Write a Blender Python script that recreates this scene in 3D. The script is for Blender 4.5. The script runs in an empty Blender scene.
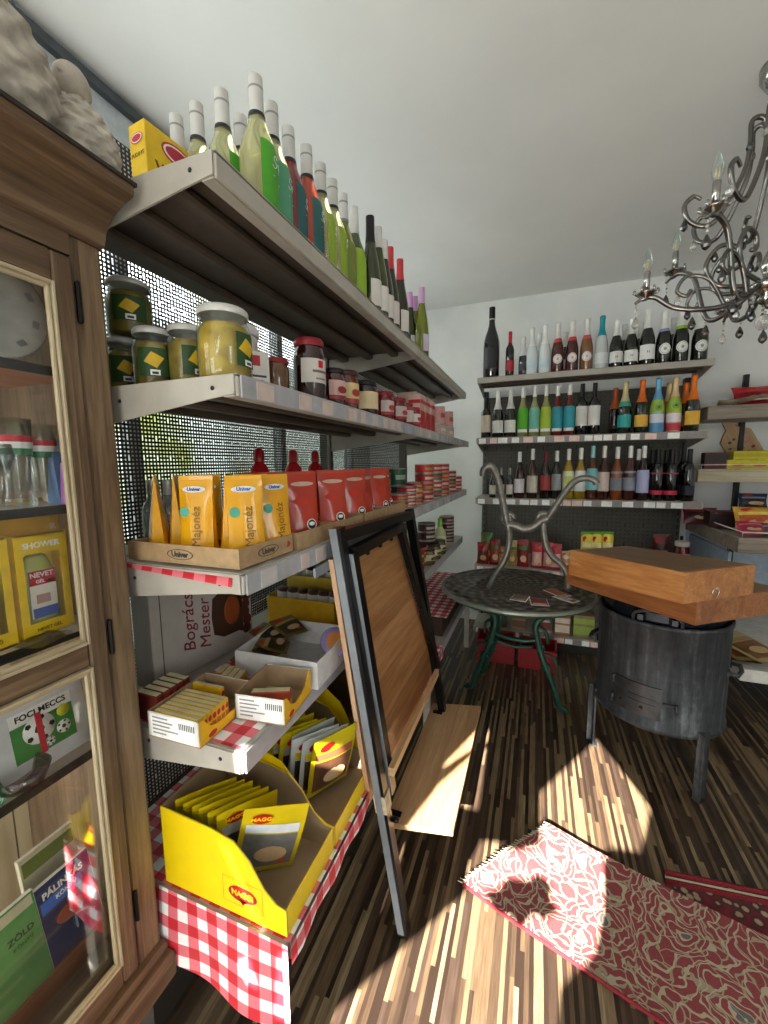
import bpy, bmesh, math, random
from mathutils import Vector, Matrix, Euler
random.seed(7)
sc = bpy.context.scene
COL = sc.collection
PI = math.pi
sin, cos, rad = math.sin, math.cos, math.radians

# ------------------------------------------------------------------ camera
F = 404.0; CX = 384.0; CY = 512.0; CAMZ = 1.42
def _cv(u, v): return Vector(((u-CX)/F, -(v-CY)/F, -1.0))
_Y = _cv(537, 462).normalized()
_X = -_cv(-698, 475).normalized(); _X = (_X - _Y*_X.dot(_Y)).normalized()
_Z = _X.cross(_Y)
ROT = Matrix((_X, _Y, _Z))
EYE = Vector((0, 0, CAMZ))
def at(u, v, x=None, y=None, z=None):
    """point of the place seen at a photo position, on the given plane"""
    d = ROT @ _cv(u, v)
    if x is not None: t = (x-EYE.x)/d.x
    elif y is not None: t = (y-EYE.y)/d.y
    else: t = (z-EYE.z)/d.z
    return EYE + d*t
cam = bpy.data.cameras.new('camera'); cam_o = bpy.data.objects.new('camera', cam); COL.objects.link(cam_o)
cam.sensor_fit = 'HORIZONTAL'; cam.sensor_width = 36.0; cam.lens = F/768*36; cam.clip_start = .02
cam_o.matrix_world = Matrix.Translation(EYE) @ ROT.to_4x4()
sc.camera = cam_o
vs = sc.view_settings
vs.view_transform = 'Standard'; vs.look = 'None'; vs.gamma = 1; vs.use_curve_mapping = False
vs.exposure = EXPOSURE = 0.3

# ------------------------------------------------------------------ materials
def srgb(h):
    h = h.lstrip('#'); c = [int(h[i:i+2], 16)/255 for i in (0, 2, 4)]
    return tuple((x/12.92 if x <= .04045 else ((x+.055)/1.055)**2.4) for x in c) + (1,)
class N:
    """small node-tree writer"""
    def __init__(s, name):
        s.m = bpy.data.materials.new(name); s.m.use_nodes = True
        s.t = s.m.node_tree; s.b = s.t.nodes['Principled BSDF']
    def n(s, typ, **k):
        x = s.t.nodes.new('ShaderNode'+typ)
        for a, b in k.items(): setattr(x, a, b)
        return x
    def l(s, a, b): s.t.links.new(a, b)
    def sep(s, coord='Object', rot=None, scale=None):
        tc = s.n('TexCoord'); o = tc.outputs[coord]
        if rot or scale:
            mp = s.n('Mapping')
            if rot: mp.inputs['Rotation'].default_value = rot
            if scale: mp.inputs['Scale'].default_value = scale
            s.l(o, mp.inputs['Vector']); o = mp.outputs['Vector']
        x = s.n('SeparateXYZ'); s.l(o, x.inputs[0])
        return o, x.outputs
    def math(s, op, a, b=None, c=None):
        x = s.n('Math', operation=op)
        for i, v in enumerate((a, b, c)):
            if v is None: continue
            if isinstance(v, (int, float)): x.inputs[i].default_value = v
            else: s.l(v, x.inputs[i])
        return x.outputs[0]
    def ramp(s, fac, stops, interp='LINEAR'):
        x = s.n('ValToRGB'); cr = x.color_ramp; cr.interpolation = interp
        while len(cr.elements) < len(stops): cr.elements.new(.5)
        for e, (p, c) in zip(cr.elements, stops): e.position = p; e.color = srgb(c) if isinstance(c, str) else c
        s.l(fac, x.inputs[0]); return x.outputs[0]
    def mix(s, fac, a, b, blend='MIX'):
        x = s.n('Mix', data_type='RGBA', blend_type=blend)
        for i, v in ((0, fac), (6, a), (7, b)):
            if isinstance(v, (int, float)): x.inputs[i].default_value = v
            elif isinstance(v, (tuple, str)): x.inputs[i].default_value = srgb(v) if isinstance(v, str) else v
            else: s.l(v, x.inputs[i])
        return x.outputs[2]
    def noise(s, vec, scale, detail=3, rough=.55, dist=0):
        x = s.n('TexNoise'); x.inputs['Scale'].default_value = scale; x.inputs['Detail'].default_value = detail
        x.inputs['Roughness'].default_value = rough; x.inputs['Distortion'].default_value = dist
        if vec: s.l(vec, x.inputs['Vector'])
        return x.outputs[0]
    def bump(s, h, strength=.2, dist=.002):
        x = s.n('Bump'); x.inputs['Strength'].default_value = strength; x.inputs['Distance'].default_value = dist
        s.l(h, x.inputs['Height']); s.l(x.outputs[0], s.b.inputs['Normal'])
    def set(s, **k):
        for a, b in k.items(): s.b.inputs[a.replace('_', ' ')].default_value = b
        return s
_M = {}
def mat(col, rough=.5, metal=0, var=.12, scale=30, bump=0, trans=0, ior=1.45, coat=0, alpha=1, emit=0, sheen=0):
    """plain coloured material with a faint procedural mottle"""
    key = (col, rough, metal, var, scale, bump, trans, ior, coat, alpha, emit, sheen)
    if key in _M: return _M[key]
    n = N('m_'+col.lstrip('#')); n.set(Roughness=rough, Metallic=metal, IOR=ior)
    n.b.inputs['Transmission Weight'].default_value = trans
    n.b.inputs['Coat Weight'].default_value = coat; n.b.inputs['Alpha'].default_value = alpha
    n.b.inputs['Sheen Weight'].default_value = sheen
    c = srgb(col)
    if emit:
        n.b.inputs['Emission Color'].default_value = c; n.b.inputs['Emission Strength'].default_value = emit
    if var:
        o, _ = n.sep(); f = n.noise(o, scale)
        lo = tuple(x*(1-var) for x in c[:3])+(1,); hi = tuple(min(1, x*(1+var)) for x in c[:3])+(1,)
        n.l(n.ramp(f, [(.3, lo), (.7, hi)]), n.b.inputs['Base Color'])
        if bump: n.bump(f, bump)
    else: n.b.inputs['Base Color'].default_value = c
    _M[key] = n.m; return n.m
def wood(name, dark, mid, light, axis='y', scale=1, rough=.5, plank=0, paxis='z', rotz=0, coat=0):
    n = N(name); n.set(Roughness=rough); n.b.inputs['Coat Weight'].default_value = coat
    sv = {'x': (.6, 9, 9), 'y': (9, .6, 9), 'z': (9, 9, .6)}[axis]
    tc = n.n('TexCoord'); mp = n.n('Mapping'); mp.inputs['Scale'].default_value = tuple(scale*s for s in sv)
    src = tc.outputs['Object']
    if rotz:
        m0 = n.n('Mapping'); m0.inputs['Rotation'].default_value = (0, 0, rotz); n.l(src, m0.inputs[0]); src = m0.outputs[0]
    n.l(src, mp.inputs[0]); vec = mp.outputs[0]
    off = None
    if plank:
        x = n.n('SeparateXYZ'); n.l(tc.outputs['Object'], x.inputs[0])
        c = n.math('FLOOR', n.math('DIVIDE', x.outputs['xyz'.index(paxis)], plank))
        w = n.n('TexWhiteNoise', noise_dimensions='1D'); n.l(c, w.inputs['W'])
        ad = n.n('VectorMath', operation='MULTIPLY_ADD'); n.l(w.outputs[1], ad.inputs[0]); ad.inputs[1].default_value = (7, 7, 7); n.l(vec, ad.inputs[2])
        vec = ad.outputs[0]; off = w.outputs[0]
    f1 = n.noise(vec, 2.2, 5, .6, 1.2); f2 = n.noise(vec, 13, 4, .7, .3)
    f = n.math('ADD', n.math('MULTIPLY', f1, .62), n.math('MULTIPLY', f2, .38))
    if off: f = n.math('ADD', f, n.math('MULTIPLY', n.math('SUBTRACT', off, .5), .22))
    col = n.ramp(f, [(.3, dark), (.5, mid), (.68, light)])
    n.l(col, n.b.inputs['Base Color']); n.bump(f2, .25, .0015)
    return n.m
def gingham(name, a, b, p=.054, c1='#c8202e', c0='#f2eeee'):
    n = N(name); n.set(Roughness=.55, Specular_IOR_Level=.5)
    o, x = n.sep()
    def st(i): return n.math('GREATER_THAN', n.math('FRACT', n.math('ADD', n.math('DIVIDE', x['xyz'.index(i)], p), 50.1)), .5)
    f = n.math('MULTIPLY', n.math('ADD', st(a), st(b)), .5)
    n.l(n.ramp(f, [(0, c0), (.25, '#e2707c'), (.75, c1)], 'CONSTANT'), n.b.inputs['Base Color'])
    return n.m

# ------------------------------------------------------------------ mesh building
class MB:
    def __init__(s): s.v = []; s.f = []; s.mi = []; s.sm = []; s.mats = []; s.X = None
    def mi_(s, m):
        if m not in s.mats: s.mats.append(m)
        return s.mats.index(m)
    def add(s, vs_, fs, m, smooth=False):
        k = len(s.v); i = s.mi_(m)
        s.v += [tuple(s.X @ Vector(p)) for p in vs_] if s.X else [tuple(p) for p in vs_]
        for f in fs: s.f.append([k+a for a in f]); s.mi.append(i); s.sm.append(smooth)
        return s
    def box(s, x0, x1, y0, y1, z0, z1, m, b=0):
        if x0 > x1: x0, x1 = x1, x0
        if y0 > y1: y0, y1 = y1, y0
        if z0 > z1: z0, z1 = z1, z0
        if not b:
            v = [(x, y, z) for z in (z0, z1) for x, y in ((x0, y0), (x1, y0), (x1, y1), (x0, y1))]
            return s.add(v, [(3, 2, 1, 0), (4, 5, 6, 7), (0, 1, 5, 4), (1, 2, 6, 5), (2, 3, 7, 6), (3, 0, 4, 7)], m)
        b = min(b, (x1-x0)*.45, (y1-y0)*.45, (z1-z0)*.45)
        def ring(i, z):
            a, c, d, e = x0+i, x1-i, y0+i, y1-i
            q = b
            return [(a+q, d, z), (c-q, d, z), (c, d+q, z), (c, e-q, z), (c-q, e, z), (a+q, e, z), (a, e-q, z), (a, d+q, z)]
        rs = [ring(b, z0), ring(0, z0+b), ring(0, z1-b), ring(b, z1)]
        rs[0] = [(min(max(x, x0+b), x1-b), min(max(y, y0+b), y1-b), z) for x, y, z in ring(0, z0)]
        rs[3] = [(min(max(x, x0+b), x1-b), min(max(y, y0+b), y1-b), z) for x, y, z in ring(0, z1)]
        v = [p for r in rs for p in r]
        f = [tuple(reversed(range(8))), tuple(range(24, 32))]
        for k in range(3):
            for i in range(8):
                j = (i+1) % 8; f.append((k*8+i, k*8+j, k*8+8+j, k*8+8+i))
        return s.add(v, f, m)
    def lathe(s, prof, m, seg=20, c=(0, 0), cap=True, a0=0, a1=2*PI, smooth=True):
        full = abs(a1-a0-2*PI) < 1e-6
        nn = seg if full else seg+1
        v = []; f = []
        for r, z in prof:
            for i in range(nn):
                a = a0+(a1-a0)*i/seg
                v.append((c[0]+r*cos(a), c[1]+r*sin(a), z))
        for k in range(len(prof)-1):
            for i in range(seg):
                j = (i+1) % nn
                f.append((k*nn+i, k*nn+j, (k+1)*nn+j, (k+1)*nn+i))
        if cap and full:
            f.append(tuple(reversed(range(nn)))); e = (len(prof)-1)*nn; f.append(tuple(range(e, e+nn)))
        return s.add(v, f, m, smooth)
    def tube(s, pts, r, m, seg=8, closed=False, smooth=True):
        pts = [Vector(p) for p in pts]; n = len(pts)
        rr = r if isinstance(r, (list, tuple)) else [r]*n
        v = []; f = []; up = None
        for i, p in enumerate(pts):
            a = pts[(i-1) % n] if (closed or i) else p
            b = pts[(i+1) % n] if (closed or i < n-1) else p
            t = (b-a); t = t.normalized() if t.length > 1e-9 else Vector((0, 0, 1))
            if up is None:
                up = Vector((0, 0, 1)) if abs(t.z) < .9 else Vector((1, 0, 0))
            up = (up - t*up.dot(t)); up = up.normalized() if up.length > 1e-6 else t.orthogonal().normalized()
            w = t.cross(up)
            for k in range(seg):
                an = 2*PI*k/seg
                v.append(p + (up*cos(an)+w*sin(an))*rr[i])
        for i in range(n if closed else n-1):
            for k in range(seg):
                j = (k+1) % seg; i2 = (i+1) % n
                f.append((i*seg+k, i2*seg+k, i2*seg+j, i*seg+j))
        if not closed:
            f.append(tuple(range(seg))); f.append(tuple(reversed(range((n-1)*seg, n*seg))))
        return s.add(v, f, m, smooth)
    def prism(s, poly, d0, d1, m, axis='z'):
        """polygon (2-D, in the two other axes) pushed from d0 to d1 along axis"""
        def P(a, b, d): return {'z': (a, b, d), 'y': (a, d, b), 'x': (d, a, b)}[axis]
        n = len(poly)
        v = [P(a, b, d0) for a, b in poly]+[P(a, b, d1) for a, b in poly]
        f = [tuple(reversed(range(n))), tuple(range(n, 2*n))]
        for i in range(n):
            j = (i+1) % n; f.append((i, j, n+j, n+i))
        return s.add(v, f, m)
    def grid(s, nu, nv, fn, m, smooth=True):
        v = [fn(i/nu, j/nv) for j in range(nv+1) for i in range(nu+1)]
        f = [(j*(nu+1)+i, j*(nu+1)+i+1, (j+1)*(nu+1)+i+1, (j+1)*(nu+1)+i) for j in range(nv) for i in range(nu)]
        return s.add(v, f, m, smooth)
    def sphere(s, c, r, m, seg=10, rings=6, sc3=(1, 1, 1)):
        pr = [(max(r*sin(PI*k/rings), 1e-5), -r*cos(PI*k/rings)) for k in range(rings+1)]
        old = s.X; T = Matrix.Translation(c) @ Matrix.Diagonal((*sc3, 1))
        s.X = (old @ T) if old else T
        s.lathe(pr, m, seg, cap=False); s.X = old
        return s
    def mesh(s, name='mesh'):
        me = bpy.data.meshes.new(name); me.from_pydata(s.v, [], s.f)
        for m in s.mats: me.materials.append(m)
        me.polygons.foreach_set('material_index', s.mi); me.polygons.foreach_set('use_smooth', s.sm)
        me.update(); return me
def smooth_path(pts, k=6):
    """Catmull-Rom through the points"""
    P = [Vector(p) for p in pts]; o = []
    for i in range(len(P)-1):
        a, b, c, d = P[max(i-1, 0)], P[i], P[i+1], P[min(i+2, len(P)-1)]
        for j in range(k):
            t = j/k
            o.append(.5*((2*b)+(c-a)*t+(2*a-5*b+4*c-d)*t*t+(3*b-a-3*c+d)*t**3))
    o.append(P[-1]); return o
def ob(name, me, parent=None, loc=None, rz=None, label=None):
    if isinstance(me, MB): me = me.mesh(name)
    o = bpy.data.objects.new(name, me); COL.objects.link(o)
    if parent: o.parent = parent
    if loc: o.location = loc
    if rz is not None: o.rotation_euler = rz if isinstance(rz, (tuple, Euler)) else (0, 0, rz)
    if label: o['label'] = label
    return o
def tag(o, label, cat, group=None, kind=None):
    o['label'] = label; o['category'] = cat
    if group: o['group'] = group
    if kind: o['kind'] = kind
    return o
def struct(name, mb, label=None):
    o = ob(name, mb); o['kind'] = 'structure'
    if label: o['label'] = label
    return o
def thing(name, parts, label, cat, loc=(0, 0, 0), rz=0, group=None, scale=None):
    """one thing: an Empty at its base with its parts; or one mesh when there is a single piece"""
    if not isinstance(parts, list): o = ob(name, parts)
    else:
        o = bpy.data.objects.new(name, None); COL.objects.link(o); o.empty_display_size = .05
        for p in parts:
            c = ob(p[0], p[1], o)
            for q in (p[2] if len(p) > 2 else []): ob(q[0], q[1], c)
    o.location = loc
    o.rotation_euler = rz if isinstance(rz, (tuple, Euler)) else (0, 0, rz)
    if scale: o.scale = scale if isinstance(scale, tuple) else (scale,)*3
    return tag(o, label, cat, group)
_T = {}
def text_mesh(s, size, m, depth=.0004, align='CENTER', shear=0, bold=0):
    """lettering in its local XY plane, facing +Z"""
    key = (s, size, m.name, align, shear, bold)
    if key in _T: return _T[key]
    c = bpy.data.curves.new('lettering', 'FONT'); c.body = s; c.size = size; c.align_x = align; c.align_y = 'CENTER'
    c.extrude = depth; c.resolution_u = 3; c.shear = shear; c.offset = bold
    o = bpy.data.objects.new('lettering', c); COL.objects.link(o)
    dg = bpy.context.evaluated_depsgraph_get(); dg.update()
    me = bpy.data.meshes.new_from_object(o.evaluated_get(dg)); bpy.data.objects.remove(o)
    me.materials.clear(); me.materials.append(m); _T[key] = me
    return me
def put_text(mb, s, size, m, M4, **k):
    """merge lettering into a builder at the matrix M4"""
    me = text_mesh(s, size, m, **k)
    vs_ = [M4 @ v.co for v in me.vertices]; fs = [tuple(p.vertices) for p in me.polygons]
    mb.add(vs_, fs, m)
def face_px(x, y, z, rot=0):   # lettering facing +X, reading along +Y
    return Matrix.Translation((x, y, z)) @ Matrix(((0, 0, 1, 0), (1, 0, 0, 0), (0, 1, 0, 0), (0, 0, 0, 1))) @ Matrix.Rotation(rot, 4, 'Z')
def face_ny(x, y, z, rot=0):   # lettering facing -Y, reading along +X
    return Matrix.Translation((x, y, z)) @ Matrix(((1, 0, 0, 0), (0, 0, -1, 0), (0, 1, 0, 0), (0, 0, 0, 1))) @ Matrix.Rotation(rot, 4, 'Z')

WHITE = mat('#f4f2ee', .5); BLACK = mat('#0d0d0f', .4); RED = mat('#b3121c', .4); DKGREY = mat('#3a3a3c', .45)
PAPER = mat('#efe9e2', .6); PINKTAG = mat('#e9c9c0', .6); TAGW = mat('#f3f0ee', .55)
# ------------------------------------------------------------------ world and sun
w = bpy.data.worlds.new('world'); sc.world = w; w.use_nodes = True
nt = w.node_tree; bg = nt.nodes['Background']
tc = nt.nodes.new('ShaderNodeTexCoord'); nz = nt.nodes.new('ShaderNodeTexNoise'); nz.inputs['Scale'].default_value = 9; nz.inputs['Detail'].default_value = 4
rp = nt.nodes.new('ShaderNodeValToRGB')
rp.color_ramp.elements[0].position = .36; rp.color_ramp.elements[0].color = (.42, .46, .16, 1)
rp.color_ramp.elements[1].position = .5; rp.color_ramp.elements[1].color = (.93, .98, 1.0, 1)
nt.links.new(tc.outputs['Generated'], nz.inputs['Vector']); nt.links.new(nz.outputs[0], rp.inputs[0]); sx = nt.nodes.new('ShaderNodeSeparateXYZ'); mr = nt.nodes.new('ShaderNodeMapRange'); mr.inputs['From Min'].default_value = -.25; mr.inputs['From Max'].default_value = .12; mr.inputs['To Min'].default_value = .6; mr.inputs['To Max'].default_value = 1
vm = nt.nodes.new('ShaderNodeVectorMath'); vm.operation = 'SCALE'
nt.links.new(tc.outputs['Generated'], sx.inputs[0]); nt.links.new(sx.outputs[2], mr.inputs['Value']); nt.links.new(rp.outputs[0], vm.inputs[0]); nt.links.new(mr.outputs[0], vm.inputs['Scale']); nt.links.new(vm.outputs[0], bg.inputs['Color'])
bg.inputs['Strength'].default_value = WORLD = 7.6
TANE = .65
sun = bpy.data.lights.new('sun', 'SUN'); sun.energy = 42; sun.angle = rad(.35); sun.color = (1, .95, .88)
sun_o = bpy.data.objects.new('sun', sun); COL.objects.link(sun_o)
sun_o.rotation_euler = Vector((0, 1, -TANE)).to_track_quat('-Z', 'Y').to_euler()

# ------------------------------------------------------------------ room
X0, X1, Y0, Y1, ZC = -1.5, 2.7, -1.6, 3.6, 2.74
n = N('wall_paint'); n.set(Roughness=.75)
o_, _ = n.sep(); f_ = n.noise(o_, 3, 4); n.l(n.ramp(f_, [(.3, '#dcdddd'), (.7, '#eaeae9')]), n.b.inputs['Base Color']); n.bump(n.noise(o_, 90, 3), .12, .002)
PAINT = n.m
n = N('ceiling_paint'); n.set(Roughness=.8)
o_, _ = n.sep(); f_ = n.noise(o_, 1.6, 4); n.l(n.ramp(f_, [(.3, '#e4e4e4'), (.7, '#efeeed')]), n.b.inputs['Base Color']); CEIL = n.m
# striped laminate floor: thin lamellas along Y with staggered lengths
n = N('striped_laminate'); n.set(Roughness=.32); o_, x_ = n.sep()
si = n.math('FLOOR', n.math('DIVIDE', x_[0], .0125))
w1 = n.n('TexWhiteNoise', noise_dimensions='1D'); n.l(si, w1.inputs['W'])
seg = n.math('FLOOR', n.math('ADD', n.math('DIVIDE', x_[1], n.math('MULTIPLY_ADD', w1.outputs[0], .25, .3)), n.math('MULTIPLY', w1.outputs[0], 37.0)))
cb = n.n('CombineXYZ'); n.l(si, cb.inputs[0]); n.l(seg, cb.inputs[1])
w2 = n.n('TexWhiteNoise', noise_dimensions='2D'); n.l(cb.outputs[0], w2.inputs['Vector'])
c_ = n.ramp(w2.outputs[0], [(0, '#372b23'), (.2, '#48392e'), (.36, '#5f4c3b'), (.52, '#7c654c'), (.66, '#9c8364'), (.8, '#a68d6b'), (.9, '#54443a'), (.95, '#b09a78')], 'CONSTANT')
mp = n.n('Mapping'); mp.inputs['Scale'].default_value = (60, 4, 1); n.l(o_, mp.inputs[0])
g_ = n.noise(mp.outputs[0], 3, 4)
n.l(n.mix(n.math('MULTIPLY', g_, .95), c_, '#241a14', 'MIX'), n.b.inputs['Base Color'])
FLOORM = n.m
struct('floor', MB().box(X0, X1, Y0, Y1, -.05, 0, FLOORM))
struct('ceiling', MB().box(X0, X1, Y0, Y1, ZC, ZC+.06, CEIL))
struct('wall_back', MB().box(X0, X1, Y1, Y1+.1, 0, ZC, PAINT))
def wall_with_hole(axis_x, y0, y1, z0, z1, holes, th, m):
    """wall in the YZ plane at x, with rectangular openings"""
    mb = MB(); ys = sorted({y0, y1, *[h[0] for h in holes], *[h[1] for h in holes]}); zs = sorted({z0, z1, *[h[2] for h in holes], *[h[3] for h in holes]})
    for a, b in zip(ys, ys[1:]):
        for c, d in zip(zs, zs[1:]):
            if not any(h[0] <= a and b <= h[1] and h[2] <= c and d <= h[3] for h in holes):
                mb.box(axis_x, axis_x+th, a, b, c, d, m)
    return mb
LWIN = (.15, 3.3, .62, 2.5); LWIN2 = (-1.55, .05, .1, 2.6); RWIN = (-1.2, -.5, .8, 2.2)
struct('wall_left', wall_with_hole(X0, Y0, Y1, 0, ZC, [LWIN, LWIN2], -.12, PAINT))
struct('wall_right', wall_with_hole(X1, Y0, Y1, 0, ZC, [RWIN], .12, PAINT))
FRAME = mat('#aab2b8', .4)
def win_frame(name, x, h, nb, dx):
    mb = MB(); t = .05
    mb.box(x, x+dx, h[0], h[1], h[2], h[2]+t, FRAME); mb.box(x, x+dx, h[0], h[1], h[3]-t, h[3], FRAME)
    for i in range(nb+1):
        c = h[0]+t/2+(h[1]-h[0]-t)*i/nb; mb.box(x, x+dx, c-t/2, c+t/2, h[2]+t, h[3]-t, FRAME)
    o = struct(name, mb, 'grey framed shop window')
    return o
win_frame('window_1', X0-.09, LWIN, 3, .06); win_frame('window_2', X0-.09, LWIN2, 2, .06); win_frame('window_fill', X1+.03, RWIN, 2, .06)  # last one: unseen window added for ambient light
struct('trim_1', MB().box(X0, X0+.05, .0, Y1, ZC-.16, ZC, mat('#c3c9ce', .45), .01).box(X0+.05, X0+.075, .0, Y1, ZC-.05, ZC-.02, mat('#4a5055', .4)))
# entrance wall added behind the viewer, openings cut to shape the sun patches
def wl(u, v, **k):
    p = at(u, v, **k); return (p.x, p.z+TANE*(p.y-Y0))
HOLES = [
 [wl(a, b, z=0) for a, b in ((597, 738), (622, 770), (650, 806), (640, 850))]+[(.31, 2.05)]+[wl(a, b, z=0) for a, b in ((600, 850), (602, 905), (594, 945), (560, 985), (556, 1040), (440, 1060), (320, 1020), (400, 948), (470, 885), (466, 868), (481, 838), (520, 842), (540, 836), (540, 790))],
 [wl(a, b, z=.32) for a, b in ((405, 828), (440, 782), (474, 752), (458, 845))],
 [wl(a, b, z=.32) for a, b in ((440, 768), (478, 728), (476, 745))],
 [(-.525, 2.235), (-.47, 2.215), (-.47, 2.3), (-.53, 2.3)],
 [wl(a, b, y=.57) for a, b in ((216, 841), (226, 846), (240, 882), (263, 928), (266, 933), (247, 915), (235, 880))],
 [wl(a, b, y=.57) for a, b in ((279, 948), (291, 950), (293, 1021), (277, 1013))],
 [wl(a, b, y=.57) for a, b in ((240, 955), (252, 952), (262, 985), (250, 978))],
 [wl(a, b, z=.035) for a, b in ((484, 893), (500, 889), (507, 876), (528, 880), (538, 872), (553, 886), (549, 899), (560, 912), (545, 921), (533, 915), (521, 930), (509, 917), (497, 915))],  # island left in the opening to dapple the sun on the rug
 [(-1.42, .05), (-.76, .05), (-.76, 1.42), (-1.42, 1.42)], [(-.7, 0.05), (.5, 0.05), (.5, .85), (-.7, .85)],  # low openings added to let in fill light
]
c = bpy.data.curves.new('sun_gobo', 'CURVE'); c.dimensions = '2D'; c.fill_mode = 'BOTH'; c.extrude = .004; c.resolution_u = 1
for poly in [[(X0, 0), (X1, 0), (X1, ZC+.12), (X0, ZC+.12)]]+HOLES:
    sp = c.splines.new('POLY'); sp.points.add(len(poly)-1); sp.use_cyclic_u = True
    for q, (a, b) in zip(sp.points, poly): q.co = (a, b, 0, 1)
o = bpy.data.objects.new('sun_gobo', c); COL.objects.link(o)
o.matrix_world = Matrix.Translation((0, Y0-.01, 0)) @ Matrix(((1, 0, 0, 0), (0, 0, -1, 0), (0, 1, 0, 0), (0, 0, 0, 1)))
dg = bpy.context.evaluated_depsgraph_get(); dg.update()
me = bpy.data.meshes.new_from_object(o.evaluated_get(dg)); me.transform(o.matrix_world); bpy.data.objects.remove(o)
me.materials.clear(); me.materials.append(PAINT)
wo = ob('wall_sun_gobo', me); wo['kind'] = 'structure'
# ------------------------------------------------------------------ metal shelving
n = N('shelf_metal'); n.set(Roughness=.38, Metallic=.0); o_, x_ = n.sep()
f_ = n.noise(o_, 14, 4); n.l(n.ramp(f_, [(.3, '#a39c92'), (.7, '#b3aca1')]), n.b.inputs['Base Color']); SHELF = n.m
RIB_SHADE = mat('#574a40', .5); SHELFD = mat('#6f675e', .45); PANELM = mat('#3a352f', .6); UPR = mat('#57524b', .45)  # rib colour is shelf metal with the underside shade painted in
RAILM = mat('#a5a4a9', .35)
def panel(axis, a0, a1, z0, z1, pos, m, pitch=.0104, hole=.0047):
    """sheet of perforated metal: every hole is a real opening; some are tall keyhole slots"""
    nu = max(1, round((a1-a0)/pitch)); nv = max(1, round((z1-z0)/pitch)); pu = (a1-a0)/nu; pv = (z1-z0)/nv
    us = [a0]; vs_ = [z0]
    hu = (pu-hole)/2; hv = (pv-hole)/2
    us = []; vv = []
    for i in range(nu): us += [a0+i*pu+hu, a0+i*pu+hu+hole]
    for j in range(nv): vv += [z0+j*pv+hv, z0+j*pv+hv+hole]
    us = [a0]+us+[a1]; vv = [z0]+vv+[z1]
    W = len(us); V = []
    for z in vv:
        for u in us: V.append((u, pos, z) if axis == 'x' else (pos, u, z))
    Fc = []
    for j in range(len(vv)-1):
        for i in range(W-1):
            ci, cj = (i-1)//2, (j-1)//2
            iu, jv = i % 2 == 1, j % 2 == 1          # inside a hole column / row
            if iu and jv: continue
            if iu and not jv and ci % 4 == 2 and j > 1 and ((j//2) % 5 == 3) and j//2 < nv: continue   # slot joins two holes
            Fc.append((j*W+i, j*W+i+1, (j+1)*W+i+1, (j+1)*W+i))
    return MB().add(V, Fc, m)
LX = -.97; LY0, LYM, LY1 = .57, 1.81, 3.05
# (top z, front x, first y, lip height)
LSH = [(1.925, -.50, .042), (1.575, -.48, .038), (1.225, -.49, .04), (.868, -.515, .046), (.488, -.43, .045)]
root = bpy.data.objects.new('shelving_unit', None); COL.objects.link(root); root.location = (0, 0, 0)
tag(root, 'long grey metal shelving with perforated back, standing along the window on the left', 'shelving unit')
for (a, b) in ((LY0, LYM), (LYM, LY1)):
    ob('back_panel', panel('y', a+.02, b-.02, .06, 2.2, LX, PANELM), root)
for y in (LY0+.0, LYM, LY1):
    mb = MB().box(LX-.045, LX+.012, y-.018, y+.018, 0, 2.24, UPR, .003)
    for k in range(36): mb.box(LX+.012, LX+.0135, y-.004, y+.004, .3+k*.05, .33+k*.05, BLACK)
    ob('upright', mb, root)
def shelf_mb(xb, xf, y0, y1, zt, lip):
    """folded sheet shelf: top, front lip with rail, stiffening ribs below, end plates"""
    mb = MB(); t = .004
    mb.box(xb, xf, y0, y1, zt-t*.4, zt, SHELF).box(xb, xf-.0065, y0+.001, y1-.001, zt-t, zt-t*.4, RIB_SHADE)
    mb.box(xf-.006, xf, y0, y1, zt-lip, zt-t, SHELF, .002)
    mb.box(xf-.03, xf-.006, y0, y1, zt-lip, zt-lip+.003, SHELF)
    for k in range(3):
        c = xb+(xf-xb)*(.2+.27*k); mb.box(c-.018, c+.018, y0+.004, y1-.004, zt-.026, zt-t, RIB_SHADE, .006)
    return mb
def bracket_mb(xb, xf, y, zt, lip, s):
    hb = lip+.055
    poly = [(xb, zt-.002), (xf-.004, zt-.002), (xf-.004, zt-lip+.004), (xf-.06, zt-lip-.002), (xb, zt-hb)]
    mb = MB().prism(poly, y, y+s*.004, SHELF, 'y')
    yy = y+(-.0006 if s > 0 else .0006)
    for px_, pz in ((xf-.05, zt-.022), (xb+.2, zt-.03)):
        mb.X = Matrix.Translation((px_, yy, pz)) @ Matrix.Rotation(PI/2, 4, 'X'); mb.lathe([(.004, -.0006), (.004, .0006)], BLACK, 8); mb.X = None
    return mb
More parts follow.
